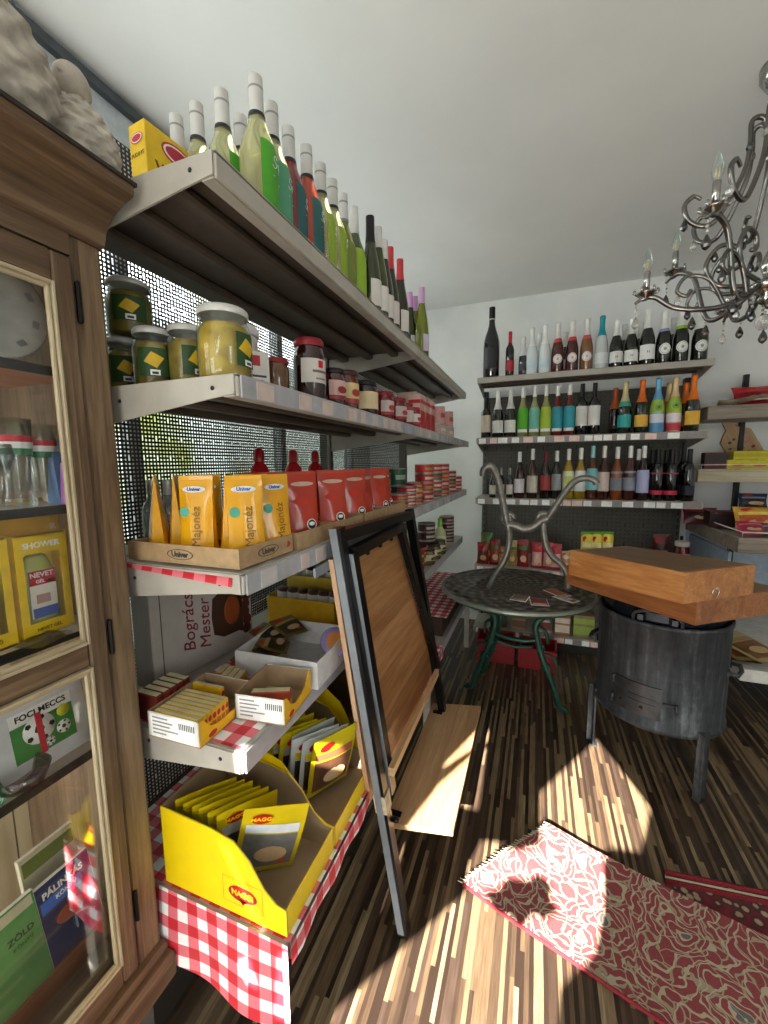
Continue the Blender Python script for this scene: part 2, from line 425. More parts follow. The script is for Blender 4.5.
for k, (zt, xf, lip) in enumerate(LSH):
    for (a, b) in ((LY0, LYM), (LYM, LY1)):
        s = ob('shelf', shelf_mb(LX+.012, xf, a+.004, b-.004, zt, lip), root)
        ob('bracket', bracket_mb(LX+.012, xf, a, zt, lip, 1), s); ob('bracket', bracket_mb(LX+.012, xf, b, zt, lip, -1), s)
        if k in (1, 2, 3, 4):
            r = MB().box(xf, xf+.004, a+.01, b-.01, zt-lip-.002, zt-.002, RAILM, .001)
            y = a+(.05 if k else .3)
            i = 0
            while k < 3 and y < b-.08:
                wd = random.choice((.035, .05, .05)); tm = random.choice((mat('#c9b5ae', .5), mat('#bdb8b8', .5), mat('#9aa0ae', .5)))
                r.box(xf+.004, xf+.005, y, y+wd, zt-lip+.001, zt-.006, tm); y += wd+random.choice((.05, .09, .03)); i += 1
            ob('label_rail', r, s)
    if k == 4:
        mb = MB().box(LX+.03, LX+.12, LY0+.02, LY1-.02, .0, .09, mat('#2a2521', .6)); 
        for y in (LY0+.02, LYM, LY1-.03): mb.box(xf-.055, xf-.02, y-.012, y+.012, 0, zt-.05, SHELF, .003)
        ob('base_plinth', mb, root)
# back unit, against the back wall
BX0, BX1, BYF, BYP = -.43, 1.0, 3.11, 3.52
root = bpy.data.objects.new('shelving_unit', None); COL.objects.link(root)
tag(root, 'grey metal shelving with rows of bottles, standing against the back wall', 'shelving unit')
ob('back_panel', panel('x', BX0+.035, BX1-.035, .1, 1.95, BYP, mat('#57534c', .5), .03, .008), root)
ob('back_sheet', MB().box(BX0+.03, BX1-.03, BYP+.012, BYP+.02, .1, 1.95, mat('#37342f', .6)), root)
for x in (BX0+.02, BX1-.02):
    mb = MB().box(x-.018, x+.018, BYP-.012, BYP+.045, 0, 2.0, UPR, .003)
    for k in range(36): mb.box(x-.005, x+.005, BYP-.0135, BYP-.012, .12+k*.05, .15+k*.05, BLACK)
    ob('upright', mb, root)
BSH = [(2.037, .04), (1.603, .045), (1.155, .045), (.632, .045), (.14, .045)]
for k, (zt, lip) in enumerate(BSH):
    mb = MB(); y0, y1 = BYF, BYP-.012
    mb.box(BX0, BX1, y0, y1, zt-.004, zt, SHELF); mb.box(BX0, BX1, y0, y0+.006, zt-lip, zt-.004, SHELF, .002)
    for j in range(3):
        c = y0+(y1-y0)*(.2+.27*j); mb.box(BX0+.004, BX1-.004, c-.018, c+.018, zt-.026, zt-.004, RIB_SHADE, .006)
    s = ob('shelf', mb, root)
    for x, q in ((BX0, 1), (BX1, -1)):
        poly = [(y1, zt-.002), (y0+.004, zt-.002), (y0+.004, zt-lip+.004), (y0+.06, zt-lip-.002), (y1, zt-lip-.055)]
        ob('bracket', MB().prism(poly, x, x+q*.004, SHELF, 'x'), s)
    if k:
        r = MB().box(BX0+.01, BX1-.01, y0-.004, y0, zt-lip-.002, zt-.002, mat('#8f8685', .4), .001)
        x = BX0+.02
        while x < BX1-.1:
            wd = random.choice((.05, .065)); r.box(x, x+wd, y0-.0052, y0-.004, zt-lip+.002, zt-.006, random.choice((TAGW, TAGW, PINKTAG))); x += wd+random.choice((.008, .03, .06))
        ob('label_rail', r, s)
ob('base_plinth', MB().box(BX0+.03, BX1-.03, BYF+.06, BYP, 0, .09, mat('#221f1c', .6)), root)
# ------------------------------------------------------------------ glass materials
def thin_glass(name, tint='#ffffff', refl=.09, rough=.02):
    m = bpy.data.materials.new(name); m.use_nodes = True; t = m.node_tree; t.nodes.clear()
    o = t.nodes.new('ShaderNodeOutputMaterial'); mx = t.nodes.new('ShaderNodeMixShader'); a = t.nodes.new('ShaderNodeBsdfTransparent'); b = t.nodes.new('ShaderNodeBsdfGlossy')
    lw = t.nodes.new('ShaderNodeLayerWeight'); lw.inputs['Blend'].default_value = .25
    ma = t.nodes.new('ShaderNodeMath'); ma.operation = 'MULTIPLY_ADD'; ma.inputs[1].default_value = .55; ma.inputs[2].default_value = refl; ma.use_clamp = True
    a.inputs[0].default_value = srgb(tint); b.inputs['Roughness'].default_value = rough
    t.links.new(lw.outputs['Fresnel'], ma.inputs[0]); t.links.new(ma.outputs[0], mx.inputs[0]); t.links.new(a.outputs[0], mx.inputs[1]); t.links.new(b.outputs[0], mx.inputs[2]); t.links.new(mx.outputs[0], o.inputs[0])
    return m
PANE = thin_glass('window_pane', refl=.03); CLEAR = thin_glass('clear_glass', '#f4faf8', .05); FILM = thin_glass('plastic_film', '#eef2f4', .12, .12)
# tint added to dim the light from the shop window, clear glass above it
fo = bpy.data.objects['window_1']
mb = MB()
mb.box(X0-.072, X0-.069, LWIN[0]+.03, LWIN[1]-.03, LWIN[2]+.03, 2.06, thin_glass('dimming_tint', '#b4b8b3', .02, .1)); ob('dimming_glass', mb, fo)
ob('clear_glass', MB().box(X0-.072, X0-.069, LWIN[0]+.03, LWIN[1]-.03, 2.065, LWIN[3]-.03, PANE), fo)
# ------------------------------------------------------------------ glass cabinet on the left
OLDW = wood('weathered_oak', '#3a2b20', '#5f4935', '#897156', 'z', 1.0, .55, .034, 'y')
OLDWY = wood('weathered_oak_rail', '#3d2d20', '#664e38', '#8d7559', 'y', 1.0, .55)
OLDL = wood('weathered_moulding', '#8b7a62', '#b3a285', '#cfc0a2', 'z', 1.4, .5)
OLDLY = wood('weathered_moulding_rail', '#8b7a62', '#b3a285', '#cfc0a2', 'y', 1.4, .5)
INW = wood('cabinet_lining', '#b5a78f', '#d8ccb6', '#e8dfcf', 'z', .8, .6, .055, 'y')
# back boards made translucent, added so window light brightens the inside
n = N('cabinet_back_boards'); tr_ = n.n('BsdfTranslucent'); mx_ = n.n('MixShader'); mx_.inputs[0].default_value = .55
o_, x_ = n.sep(); gap = n.math('LESS_THAN', n.math('FRACT', n.math('DIVIDE', x_[1], .055)), .06)
mp = n.n('Mapping'); mp.inputs['Scale'].default_value = (9, 9, .8); n.l(o_, mp.inputs[0])
cc = n.mix(gap, n.ramp(n.noise(mp.outputs[0], 2.5, 4), [(.3, '#bfb096'), (.7, '#e2d8c4')]), '#6f604a'); n.l(cc, n.b.inputs['Base Color']); n.l(cc, tr_.inputs[0])
out_ = n.t.nodes['Material Output']; n.l(n.b.outputs[0], mx_.inputs[1]); n.l(tr_.outputs[0], mx_.inputs[2]); n.l(mx_.outputs[0], out_.inputs[0]); LININGT = n.m
CX0, CX1, CY0, CY1, CZ0, CZ1 = -1.14, -.745, .10, .548, .33, 1.808
root = bpy.data.objects.new('display_cabinet', None); COL.objects.link(root); root.location = (0, 0, 0)
tag(root, 'weathered brown wooden display cabinet with glass door at the left edge', 'cabinet')
mb = MB(); mb.box(CX0, CX1-.02, CY1-.022, CY1, CZ0, CZ1, OLDW); mb.box(CX0+.006, CX0+.008, CY0, CY1-.022, CZ0, CZ1, LININGT)
mb.box(CX0+.015, CX1-.02, CY0, CY1-.022, CZ0+.04, CZ0+.065, OLDWY); mb.box(CX0+.015, CX1-.02, CY0, CY1-.022, CZ1-.03, CZ1, OLDWY)
mb.box(CX1-.03, CX1-.002, CY1-.052, CY1+.002, CZ0, CZ1, OLDW, .004); mb.box(CX1-.03, CX1-.002, CY0, CY0+.06, CZ0, CZ1, OLDW, .004)
mb.box(CX1-.03, CX1-.002, CY0+.06, CY1-.052, CZ1-.035, CZ1, OLDWY); mb.box(CX1-.03, CX1-.002, CY0+.06, CY1-.052, CZ0, CZ0+.055, OLDWY)
ob('carcass', mb, root)
mb = MB()
pr = [(0, 0), (.006, .004), (.010, .012), (.012, .022), (.020, .034), (.036, .048), (.056, .058), (.072, .064), (.080, .066), (.086, .069), (.088, .074), (.088, .084)]
mb.prism([(CX0, CZ1)]+[(CX1+a, CZ1+b) for a, b in pr]+[(CX0, CZ1+.084)], CY0-.05, CY1+.004, OLDWY, 'y')
ob('cornice', mb, root); ob('cornice_top', MB().box(CX0, CX1+.092, CY0-.05, CY1+.008, CZ1+.0842, CZ1+.090, mat('#2a2019', .6)), root, label='dark top edge of the cornice')
mb = MB().box(CX0, CX1+.035, CY0, CY1+.012, CZ0-.03, CZ0+.03, OLDWY, .008).box(CX0, CX1+.018, CY0, CY1+.006, CZ0+.03, CZ0+.05, OLDWY, .006)
ob('plinth', mb, root)
for x in (CX0+.08, CX1-.13):
    for y in (CY0+.05, CY1-.25):
        ob('foot', MB().box(x, x+.06, y, y+.06, 0, CZ0-.03, OLDW, .006), root)
DY0, DY1, DZ0, DZ1, DM = CY0+.065, CY1-.055, CZ0+.06, CZ1-.04, 1.083
mb = MB(); x0, x1 = CX1-.024, CX1+.004; st = .032
mb.box(x0, x1, DY1-st, DY1, DZ0, DZ1, OLDW, .003); mb.box(x0, x1, DY0, DY0+.06, DZ0, DZ1, OLDW, .003)
mb.box(x0, x1, DY0+.06, DY1-st, DZ1-.05, DZ1, OLDWY, .003); mb.box(x0, x1, DY0+.06, DY1-st, DZ0, DZ0+.045, OLDWY, .003); mb.box(x0, x1-.004, DY0+.06, DY1-st, DM-.022, DM+.022, OLDWY, .003)
door = ob('door', mb, root)
mb = MB(); a, b = DY0+.06, DY1-st
for z0, z1 in ((DZ0+.045, DM-.022), (DM+.022, DZ1-.05)):
    for k, (q, dx) in enumerate(((0, .0045), (.006, .0))):
        mb.box(x1-.008, x1+dx, b-q-.005, b-q, z0, z1, OLDL, .001); mb.box(x1-.008, x1+dx, a, b-q-.005, z1-q-.006, z1-q, OLDLY, .001); mb.box(x1-.008, x1+dx, a, b-q-.005, z0+q, z0+q+.006, OLDLY, .001)
ob('moulding', mb, door)
for z0, z1 in ((DZ0+.045, DM-.022), (DM+.022, DZ1-.05)): ob('glass_pane', MB().box(x1-.016, x1-.0125, a, b, z0, z1, PANE), door)
for z in (1.70, 1.1, .52): ob('hinge', MB().box(CX1-.004, CX1+.006, DY1+.004, DY1+.012, z-.035, z+.035, mat('#17120e', .5, .6), .003), door, label='black iron hinge')
ob('side_fill_pane', MB().box(CX0+.03, CX1-.04, CY0, CY0+.004, CZ0+.07, CZ1-.05, PANE), root)  # unseen side made of glass to let light into the cabinet
BLKEDGE = mat('#14110f', .4); SHW = wood('cabinet_shelf', '#a89d91', '#cabfb2', '#dcd3c8', 'y', .6, .35)
SHR = wood('cabinet_shelf_red', '#8a5236', '#a86a49', '#c08562', 'y', .6, .4)
CSH = [(1.594, SHR), (1.352, SHW), (1.118, SHW), (.868, SHW)]
for z, m in CSH:
    mb = MB().box(CX0+.015, CX1-.058, CY0+.01, CY1-.024, z-.014, z-.0005, m).box(CX1-.058, CX1-.054, CY0+.01, CY1-.024, z-.016, z, BLKEDGE)
    ob('shelf', mb, root)
# things in the cabinet
CERAM = mat('#e2e2da', .25, coat=.5); SILV = mat('#b9bec4', .3, .6)
mb = MB(); T = Matrix.Translation((0, 0, .105)) @ Matrix.Rotation(rad(78), 4, 'Y'); mb.X = T
mb.lathe([(.0001, 0), (.05, 0), (.062, .012), (.098, .022), (.104, .025), (.100, .027), (.062, .016), (.05, .005), (.0001, .005)], CERAM, 36, cap=False)
for k in range(10):
    a_ = k*PI/5; mb.X = T @ Matrix.Rotation(a_, 4, 'Z'); mb.box(.078, .088, -.007, .007, .0245, .026, SILV)
thing('plate', mb, 'large white plate with silver squares standing upright in the top of the glass cabinet', 'plate', (-.90, .425, 1.594))
mb = MB(); mb.lathe([(.0001, .0), (.035, 0), (.05, .02), (.058, .06), (.055, .06), (.047, .022), (.03, .006), (.0001, .006)], CERAM, 28, cap=False)
thing('bowl', mb, 'white ceramic bowl in front of the standing plate in the glass cabinet', 'bowl', (-.875, .385, 1.594))
def beer_glass():
    pr = [(.019, 0), (.021, .006), (.017, .02), (.0165, .05), (.0205, .09), (.022, .125), (.0212, .125), (.0195, .09), (.0155, .05), (.015, .022), (.0001, .02)]
    b = MB().lathe(pr, CLEAR, 24, cap=False)
    s = []
    for nm, z, c in (('red_band', .092, '#c3142c'), ('white_band', .083, '#f0f0ee'), ('green_band', .074, '#1f7a4a')):
        s.append((nm, MB().lathe([(.0193+(z-.074)*.105, z), (.0202+(z-.074)*.105, z+.009)], mat(c, .35), 24, cap=False)))
    return [('glass_body', b)]+s
gp = beer_glass()
thing('beer_glass', gp, 'tall beer glass with red, white and green bands, nearer the left edge of the photo', 'glass', (-.838, .432, 1.3525), scale=1.2)
thing('beer_glass', gp, 'tall beer glass with red, white and green bands, the second one, beside the blue bag', 'glass', (-.85, .478, 1.3525), scale=1.15)
gob = MB().lathe([(.022, 0), (.022, .003), (.004, .008), (.004, .05), (.016, .062), (.024, .085), (.02, .105), (.0192, .105), (.0225, .085), (.015, .064), (.0001, .055)], CLEAR, 22, cap=False)
thing('wine_glass', gob, 'small stemmed glass at the left edge of the cabinet shelf, left of the flag glasses', 'glass', (-.81, .392, 1.3525))
def gift_bag(c, w, h, d):
    m = mat(c, .3, coat=.3); b = MB()
    b.add([(-d/2, -w/2, 0), (d/2, -w/2, 0), (d/2, w/2, 0), (-d/2, w/2, 0), (-.004, -w*.46, h), (.004, -w*.46, h), (.004, w*.46, h), (-.004, w*.46, h)],
          [(3, 2, 1, 0), (4, 5, 6, 7), (0, 1, 5, 4), (1, 2, 6, 5), (2, 3, 7, 6), (3, 0, 4, 7)], m)
    b.tube(smooth_path([(.003, -w*.2, h), (.006, -w*.15, h+.02), (.006, w*.15, h+.02), (.003, w*.2, h)]), .0012, m, 6)
    return b
thing('gift_bag', gift_bag('#5c86c4', .045, .095, .03), 'blue bag on the middle shelf of the glass cabinet, behind the door frame', 'bag', (-.835, .503, 1.3525), .15)
thing('gift_bag', gift_bag('#c477c8', .03, .075, .02), 'pink bag leaning in front of the blue bag in the glass cabinet', 'bag', (-.805, .497, 1.3525), .1)
YEL = mat('#f0c80e', .4); YELD = mat('#d9a90a', .45)
def gel_box(txt1, txt2, lab):
    w_, d_, h_ = .082, .045, .185
    b = MB(); t = .003
    b.box(-d_/2, -d_/2+t, -w_/2, w_/2, 0, h_, YEL); b.box(-d_/2+t, d_/2, -w_/2, -w_/2+t, 0, h_, YEL); b.box(-d_/2+t, d_/2, w_/2-t, w_/2, 0, h_, YEL); b.box(-d_/2+t, d_/2, -w_/2+t, w_/2-t, h_-t, h_, YEL); b.box(-d_/2+t, d_/2, -w_/2+t, w_/2-t, 0, t, YEL)
    b.box(d_/2-t, d_/2, -w_/2+t, w_/2-t, 0, .026, YEL); b.box(d_/2-t, d_/2, -w_/2+t, w_/2-t, .15, h_, YEL); b.box(d_/2-t, d_/2, -w_/2+t, -w_/2+.012, .026, .15, YEL); b.box(d_/2-t, d_/2, w_/2-.012, w_/2-t, .026, .15, YEL)
    b.box(-d_/2, -d_/2+.002, -w_/2, w_/2, h_, h_+.03, YELD)
    tx = MB(); put_text(tx, 'SHOWER', .014, WHITE, face_px(d_/2+.0004, 0, .165), bold=.0004)
    put_text(tx, 'NEVET GEL' if lab else 'TUSFÜRDŐ', .008, BLACK, face_px(d_/2+.0004, 0, .013))
    bt = MB(); m = mat('#b9bf6a', .3, coat=.4)
    bt.X = Matrix.Diagonal((.5, 1, 1, 1)); bt.lathe([(.020, .006), (.026, .012), (.029, .07), (.028, .115), (.018, .14), (.012, .146)], m, 20); bt.X = None
    lb = MB(); lb.box(.0147, .0156, -.021, .021, .032, .118, mat('#ece6dc', .4)); lb.box(.0156, .0161, -.021, .021, .092, .118, mat('#c21d2a', .4) if lab else mat('#2c2352', .4)); lb.box(.0156, .0161, -.019, .021, .032, .05, mat('#4a62ae', .4) if lab else mat('#574a2e', .4))
    lb.box(.0156, .0161, .008, .019, .094, .100, YEL)
    lb.box(.0156, .0160, -.012, .01, .058, .074, mat('#b98f86', .5))
    tl = MB(); put_text(tl, txt1, .0125, WHITE, face_px(.0163, -.001, .110), bold=.0003); put_text(tl, txt2, .0085, WHITE, face_px(.0163, -.004, .098), bold=.0002)
    return [('carton', b, [('lettering', tx)]), ('bottle', bt, [('bottle_label', lb), ('label_text', tl)])]
thing('shower_gel_box', gel_box('NEVET', 'GÉL', 1), 'yellow shower gel box with a red NEVET label on the cabinet shelf', 'box', (-.845, .447, 1.1185))
thing('shower_gel_box', gel_box('TUS', 'GÉL', 0), 'yellow shower gel box with a dark purple label, at the left edge of the photo', 'box', (-.845, .357, 1.1185))
bb = gel_box('NEVET', 'GÉL', 1)
thing('shower_gel_box', bb, 'yellow shower gel box standing behind the red NEVET one, only its top showing', 'box', (-.925, .49, 1.1185), scale=(1, 1, 1.12))
def film_pack(seed, w_, l_, h_, m):
    r = random.Random(seed); ph = [r.uniform(0, 6) for _ in range(4)]
    def fn(u, v):
        e = min(u, 1-u, v, 1-v)*2
        z = h_*(e**.5)*(.7+.3*sin(7*u+ph[0])*cos(9*v+ph[1]))+.002*sin(40*u+ph[2])
        return ((u-.5)*w_, (v-.5)*l_, max(z, .001))
    return MB().grid(14, 14, fn, m).grid(1, 1, lambda u, v: ((u-.5)*w_, (.5-v)*l_, .0006), m)
thing('toy_packet', film_pack(3, .05, .07, .014, FILM), 'clear crinkled plastic packet lying in front of the yellow gel boxes', 'packet', (-.80, .425, 1.1185), .3)
thing('toy_packet', film_pack(5, .045, .06, .012, mat('#c9c2b4', .25, coat=.4)), 'beige packet in clear film lying beside the door frame on the gel shelf', 'packet', (-.80, .485, 1.1185), -.2)
# football game packet
GRN = mat('#3f8a3c', .4); mb = MB(); mb.box(-.004, .004, -.075, .075, 0, .135, mat('#d8d8da', .3, coat=.5), .001)
mb.box(-.005, .0048, -.075, .075, .135, .15, mat('#b8b62a', .4))
sp = MB(); sp.box(.004, .0046, -.05, .05, .03, .115, GRN); sp.box(.0046, .0052, -.05, .05, .095, .118, WHITE)
def disc(m_, x, y, z, r, dm, ball=True):
    m_.X = Matrix.Translation((x, y, z)) @ Matrix.Rotation(PI/2, 4, 'Y'); m_.lathe([(.0001, .0007), (r, .0007), (r, 0)], dm, 20, cap=False)
    if ball:
        m_.lathe([(.0001, .001), (r*.34, .001)], BLACK, 5, cap=False)
        for k in range(5):
            m_.X = Matrix.Translation((x+.0009, y+r*.78*cos(k*1.2566), z+r*.78*sin(k*1.2566))) @ Matrix.Rotation(PI/2, 4, 'Y'); m_.lathe([(.0001, 0), (r*.2, 0)], BLACK, 5, cap=False)
    m_.X = None
disc(sp, .0046, -.008, .074, .026, WHITE); disc(sp, .0046, .03, .056, .012, WHITE); disc(sp, .0046, .005, .042, .008, WHITE); disc(sp, .0046, .034, .086, .011, mat('#d9d32a', .4), False)
sp.box(.0052, .006, -.012, -.002, .028, .104, mat('#c8313a', .4))
put_text(sp, 'FOCI MECCS', .0145, BLACK, face_px(.0054, 0, .107), bold=.0004)
thing('game_packet', [('packet', mb), ('printed_card', sp)], 'football game packet reading FOCI MECCS in clear film on the lower cabinet shelf', 'packet', (-.835, .43, .8685), (0, rad(-9), 0))
mb = MB().lathe([(.018, 0), (.032, .01), (.042, .035), (.0395, .035), (.030, .012), (.0001, .004)], thin_glass('grey_glass', '#b9b2ae', .14), 24, cap=False)
thing('glass_bowl', mb, 'grey glass bowl in front of the football packet in the cabinet', 'bowl', (-.815, .375, .8685))
mb = MB().lathe([(.014, 0), (.02, .006), (.022, .03), (.016, .05), (.014, .05), (.020, .03), (.0001, .006)], thin_glass('green_glass', '#bfe0cc', .14), 22, cap=False)
thing('glass_jar', mb, 'small greenish glass jar at the front edge of the lower cabinet shelf', 'jar', (-.812, .325, .8685))
def book(c, w_, h_, spine):
    b = MB(); b.box(-.006, .006, -w_/2, w_/2, 0, h_, mat(c, .4, coat=.2), .001); p = MB().box(-.0048, .0048, -w_/2+.003, w_/2+.0006, .003, h_+.0006, PAPER)
    return b, p
def booklet(nm, label, c, w_, h_, loc, rot, deco):
    b, p = book(c, w_, h_, c); d = MB(); deco(d, w_, h_)
    parts = [('cover', b), ('pages', p)]
    if d.v: parts.append(('cover_print', d))
    thing(nm, parts, label, 'book', loc, rot)
def d1(d, w_, h_):
    d.box(.006, .0066, -w_/2+.006, w_/2-.02, h_*.66, h_*.80, mat('#2d6ed0', .4)); put_text(d, 'PÁLINKÁS', .0165, WHITE, face_px(.007, -.002, h_*.86), bold=.0005); put_text(d, 'KÖNYV', .011, WHITE, face_px(.007, .0, h_*.745), bold=.0003)
    d.X = Matrix.Translation((.0066, .0, h_*.47)) @ Matrix.Diagonal((.05, 1, .55, 1)); d.sphere((0, 0, 0), .028, mat('#b8532f', .5), 14, 8); d.X = None
    d.tube(smooth_path([(.0068, .004, h_*.37), (.0068, .02, h_*.33), (.0068, .036, h_*.22)]), .0022, mat('#aab0c4', .4), 6); d.tube([(.0068, .004, h_*.37), (.0068, .002, h_*.2)], .002, mat('#aab0c4', .4), 6)
def d2(d, w_, h_):
    d.box(.006, .0066, -w_/2+.004, w_/2-.004, h_*.87, h_*.98, mat('#c9c3a6', .4)); put_text(d, 'ZÖLD', .015, mat('#27451f', .5), face_px(.007, .012, h_*.66), bold=.0003); put_text(d, 'KÖNYV', .009, mat('#27451f', .5), face_px(.007, .012, h_*.56))
def d3(d, w_, h_): pass
def d4(d, w_, h_): d.box(.006, .0066, -w_/2+.004, w_/2-.004, h_*.8, h_*.95, mat('#76813f', .4))
zb = CZ0+.0655
booklet('booklet', 'dark blue booklet reading PÁLINKÁS at the bottom of the glass cabinet', '#26325f', .10, .155, (-.845, .447, zb+.062), (0, rad(-14), 0), d1)
booklet('booklet', 'green booklet left of the blue one at the bottom of the glass cabinet', '#5c9a52', .085, .165, (-.842, .355, zb+.062), (0, rad(-14), 0), d2)
booklet('booklet', 'crimson booklet at the left edge of the photo, left of the green one', '#b02450', .08, .16, (-.845, .268, zb+.062), (0, rad(-14), 0), d3)
booklet('booklet', 'pale booklet with an olive band standing behind the blue one in the cabinet', '#c7bfa0', .10, .19, (-.905, .455, zb+.062), (0, rad(-10), 0), d4)
BOARD = wood('cabinet_riser', '#7b3f22', '#9d5a35', '#b97a50', 'y', .7, .4)
mb = MB().box(-.95, -.835, CY0+.05, CY1-.03, zb+.0505, zb+.0615, BOARD, .002).box(-.95, -.94, CY0+.05, CY1-.03, zb, zb+.0505, BOARD).box(-.86, -.85, CY0+.05, CY1-.03, zb, zb+.0505, BOARD)
thing('display_riser', mb, 'low reddish wooden riser under the booklets at the bottom of the glass cabinet', 'riser')
# on the cabinet: two plaster birds
PLAS = mat('#b3a99d', .8, var=.25, scale=40, bump=.5)
def bird(h, big):
    b = MB()
    def body(u, v):
        a_ = 2*PI*u; r = .36*sin(PI*min(v*.9+.13, 1))**.75*(1-.30*v)+.03
        row = int(v*11); f = v*11-row; sc_ = cos(2*PI*(u*13+.5*(row % 2)))
        lump = .026*max(0, 1-f*1.1)*(.45+.55*sc_)+.012*sin(37*u+19*v)*sin(23*v)
        return ((r+lump)*cos(a_)*h*.95+.05*h*v, (r+lump)*sin(a_)*h, v*h*.80)
    b.grid(104, 66, body, PLAS)
    b.X = Matrix.Translation((.06*h, 0, .84*h)) @ Matrix.Diagonal((1.15, .9, 1, 1)); b.sphere((0, 0, 0), .17*h, PLAS, 20, 12); b.X = None
    cb = MB()
    for k in range(3): cb.sphere((.10*h-.07*h*k, 0, .985*h-.01*h*abs(k-1)), .042*h, PLAS, 8, 6, (1.2, .6, 1))
    bk = MB(); bk.X = Matrix.Translation((.21*h, 0, .83*h)) @ Matrix.Rotation(rad(100), 4, 'Y'); bk.lathe([(.04*h, 0), (.02*h, .05*h), (.002*h, .085*h)], PLAS, 8); bk.X = None
    ey = MB()
    for k in (-1, 1): ey.sphere((.16*h, .085*h*k, .87*h), .026*h, mat('#5f554c', .6), 10, 6)
    return [('bird_body', b), ('comb', cb), ('beak', bk), ('eyes', ey)]
ztop = CZ1+.0905
thing('bird_figure', bird(.165, 0), 'pale plaster hen figure with textured feathers on the cabinet top beside the yellow box', 'figurine', (-.735, .522, ztop), rad(-60))
thing('bird_figure', bird(.27, 1), 'large plaster bird figure on the cabinet top in the corner of the photo', 'figurine', (-.755, .40, ztop), rad(-95))
# ------------------------------------------------------------------ folded table leaning on the shelf
BLKM = mat('#1a1b1d', .32, .6, .08); GREYM = mat('#858a92', .4, .25, .08)
PINE = wood('pine_planks', '#6e4526', '#96683d', '#b3855a', 'y', .8, .42, .13, 'z', coat=.15)
PINEL = wood('pine_ledge', '#8a6744', '#ae8a62', '#c9a984', 'y', .8, .38)
PINEE = wood('pine_edge', '#b98a66', '#d0a684', '#e2bf9f', 'z', .8, .5)
def bar(mb, a, b, w_, d_, m, up=(1, 0, 0)):
    """rectangular bar from a to b; d_ along 'up' (roughly), w_ across"""
    a, b = Vector(a), Vector(b); t = (b-a).normalized(); u = Vector(up); u = (u-t*u.dot(t)).normalized(); s_ = t.cross(u)
    v = []
    for p in (a, b):
        for i, j in ((-1, -1), (1, -1), (1, 1), (-1, 1)): v.append(p+u*(d_/2*i)+s_*(w_/2*j))
    mb.add(v, [(0, 1, 2, 3), (7, 6, 5, 4), (0, 4, 5, 1), (1, 5, 6, 2), (2, 6, 7, 3), (3, 7, 4, 0)], m); return mb
OLB, OLT = Vector((-.330, 1.015, .0)), at(337, 528, x=-.455)
ORT = at(409, 510, x=-.455); ORB = Vector((-.33, 1.745, .0))
dl = (OLT-OLB).normalized(); dr = (ORT-ORB).normalized()
table = bpy.data.objects.new('folding_table', None); COL.objects.link(table)
tag(table, 'folded wooden table with black metal legs leaning upright against the left shelving', 'folding table')
mb = MB(); bar(mb, OLB+dl*.005, OLT, .03, .03, BLKM); ob('leg_frame', mb, table)
mb = MB(); bar(mb, ORB+dr*.005, ORT, .03, .03, BLKM); bar(mb, OLT-dl*.02, ORT-dr*.02, .03, .03, BLKM); ob('leg_frame', mb, table)
ob('leg_lit_side', bar(MB(), OLB+dl*.02+Vector((-.004, -.0165, 0)), OLT+Vector((-.004, -.0165, 0)), .020, .004, GREYM, (0, 1, 0)), table)  # pale strip: light on the leg's side put into colour
# inner frame and wooden panel
off = Vector((.012, 0, 0))
ILT, IRT = at(352, 553, x=-.432), at(400, 527, x=-.432); ILB, IRB = at(391, 790, x=-.37), at(438, 668, x=-.378)
mb = MB(); bar(mb, ILT, ILB, .03, .022, BLKM); bar(mb, IRT, IRB, .03, .022, BLKM); bar(mb, ILT, IRT, .03, .022, BLKM)
bar(mb, ILT+Vector((.002, -.0165, 0)), ILB+Vector((.002, -.0165, 0)), .002, .018, GREYM)  # lit side of the inner frame, likewise painted as a pale strip
ob('panel_frame', mb, table)
def slab(a, b, c, d, th, m, nrm=None):
    a, b, c, d = map(Vector, (a, b, c, d)); nn = nrm or (b-a).cross(d-a).normalized()
    v = [a, b, c, d]+[p+nn*th for p in (a, b, c, d)]
    return MB().add(v, [(3, 2, 1, 0), (4, 5, 6, 7), (0, 1, 5, 4), (1, 2, 6, 5), (2, 3, 7, 6), (3, 0, 4, 7)], m)
bk = Vector((-.02, 0, 0))
ob('tabletop', slab(ILB+bk, IRB+bk, IRT+bk, ILT+bk, .012, PINE, Vector((-1, 0, -.06)).normalized()), table)
EL0, EL1 = at(333, 560, x=-.478), at(371, 800, x=-.415)
ob('back_board', slab(EL1, IRB+bk*1.6, IRT+bk*1.6, EL0, .014, PINEE, Vector((-1, 0, -.06)).normalized()), table, label='pale wooden board edge behind the black leg')
BA, BB = at(437, 672, x=-.36), at(391, 772, x=-.355)
ob('batten', bar(MB(), BB, BA, .026, .016, PINEL), table)
q = [at(384, 822, z=.32), at(453, 831, z=.32), at(481, 706, z=.32), at(433, 703, z=.32)]
ob('ledge', slab(*q, .018, PINEL, Vector((0, 0, -1))), table)
mb = MB(); p = at(384, 815, z=.325); mb.box(p.x, p.x+.05, p.y+.012, p.y+.03, .3205, .326, BLKM); p = at(440, 712, z=.325); mb.box(p.x-.03, p.x+.01, p.y-.01, p.y+.008, .3205, .326, BLKM); ob('hinge', mb, table)
mb = MB(); k = .455; p = OLB+dl*k; bar(mb, p, p+dl*.055, .036, .036, mat('#b7a98f', .6, var=.3, scale=60)); ob('tape', mb, table, label='beige tape wrapped round the leg')
mb = MB(); p = OLB+dl*.405+Vector((.014, .02, 0)); mb.X = Matrix.Translation(p) @ Matrix.Rotation(PI/2, 4, 'Y'); mb.lathe([(.008, 0), (.008, .012), (.005, .018)], BLKM, 10); mb.X = None; ob('knob', mb, table)
mb = MB()
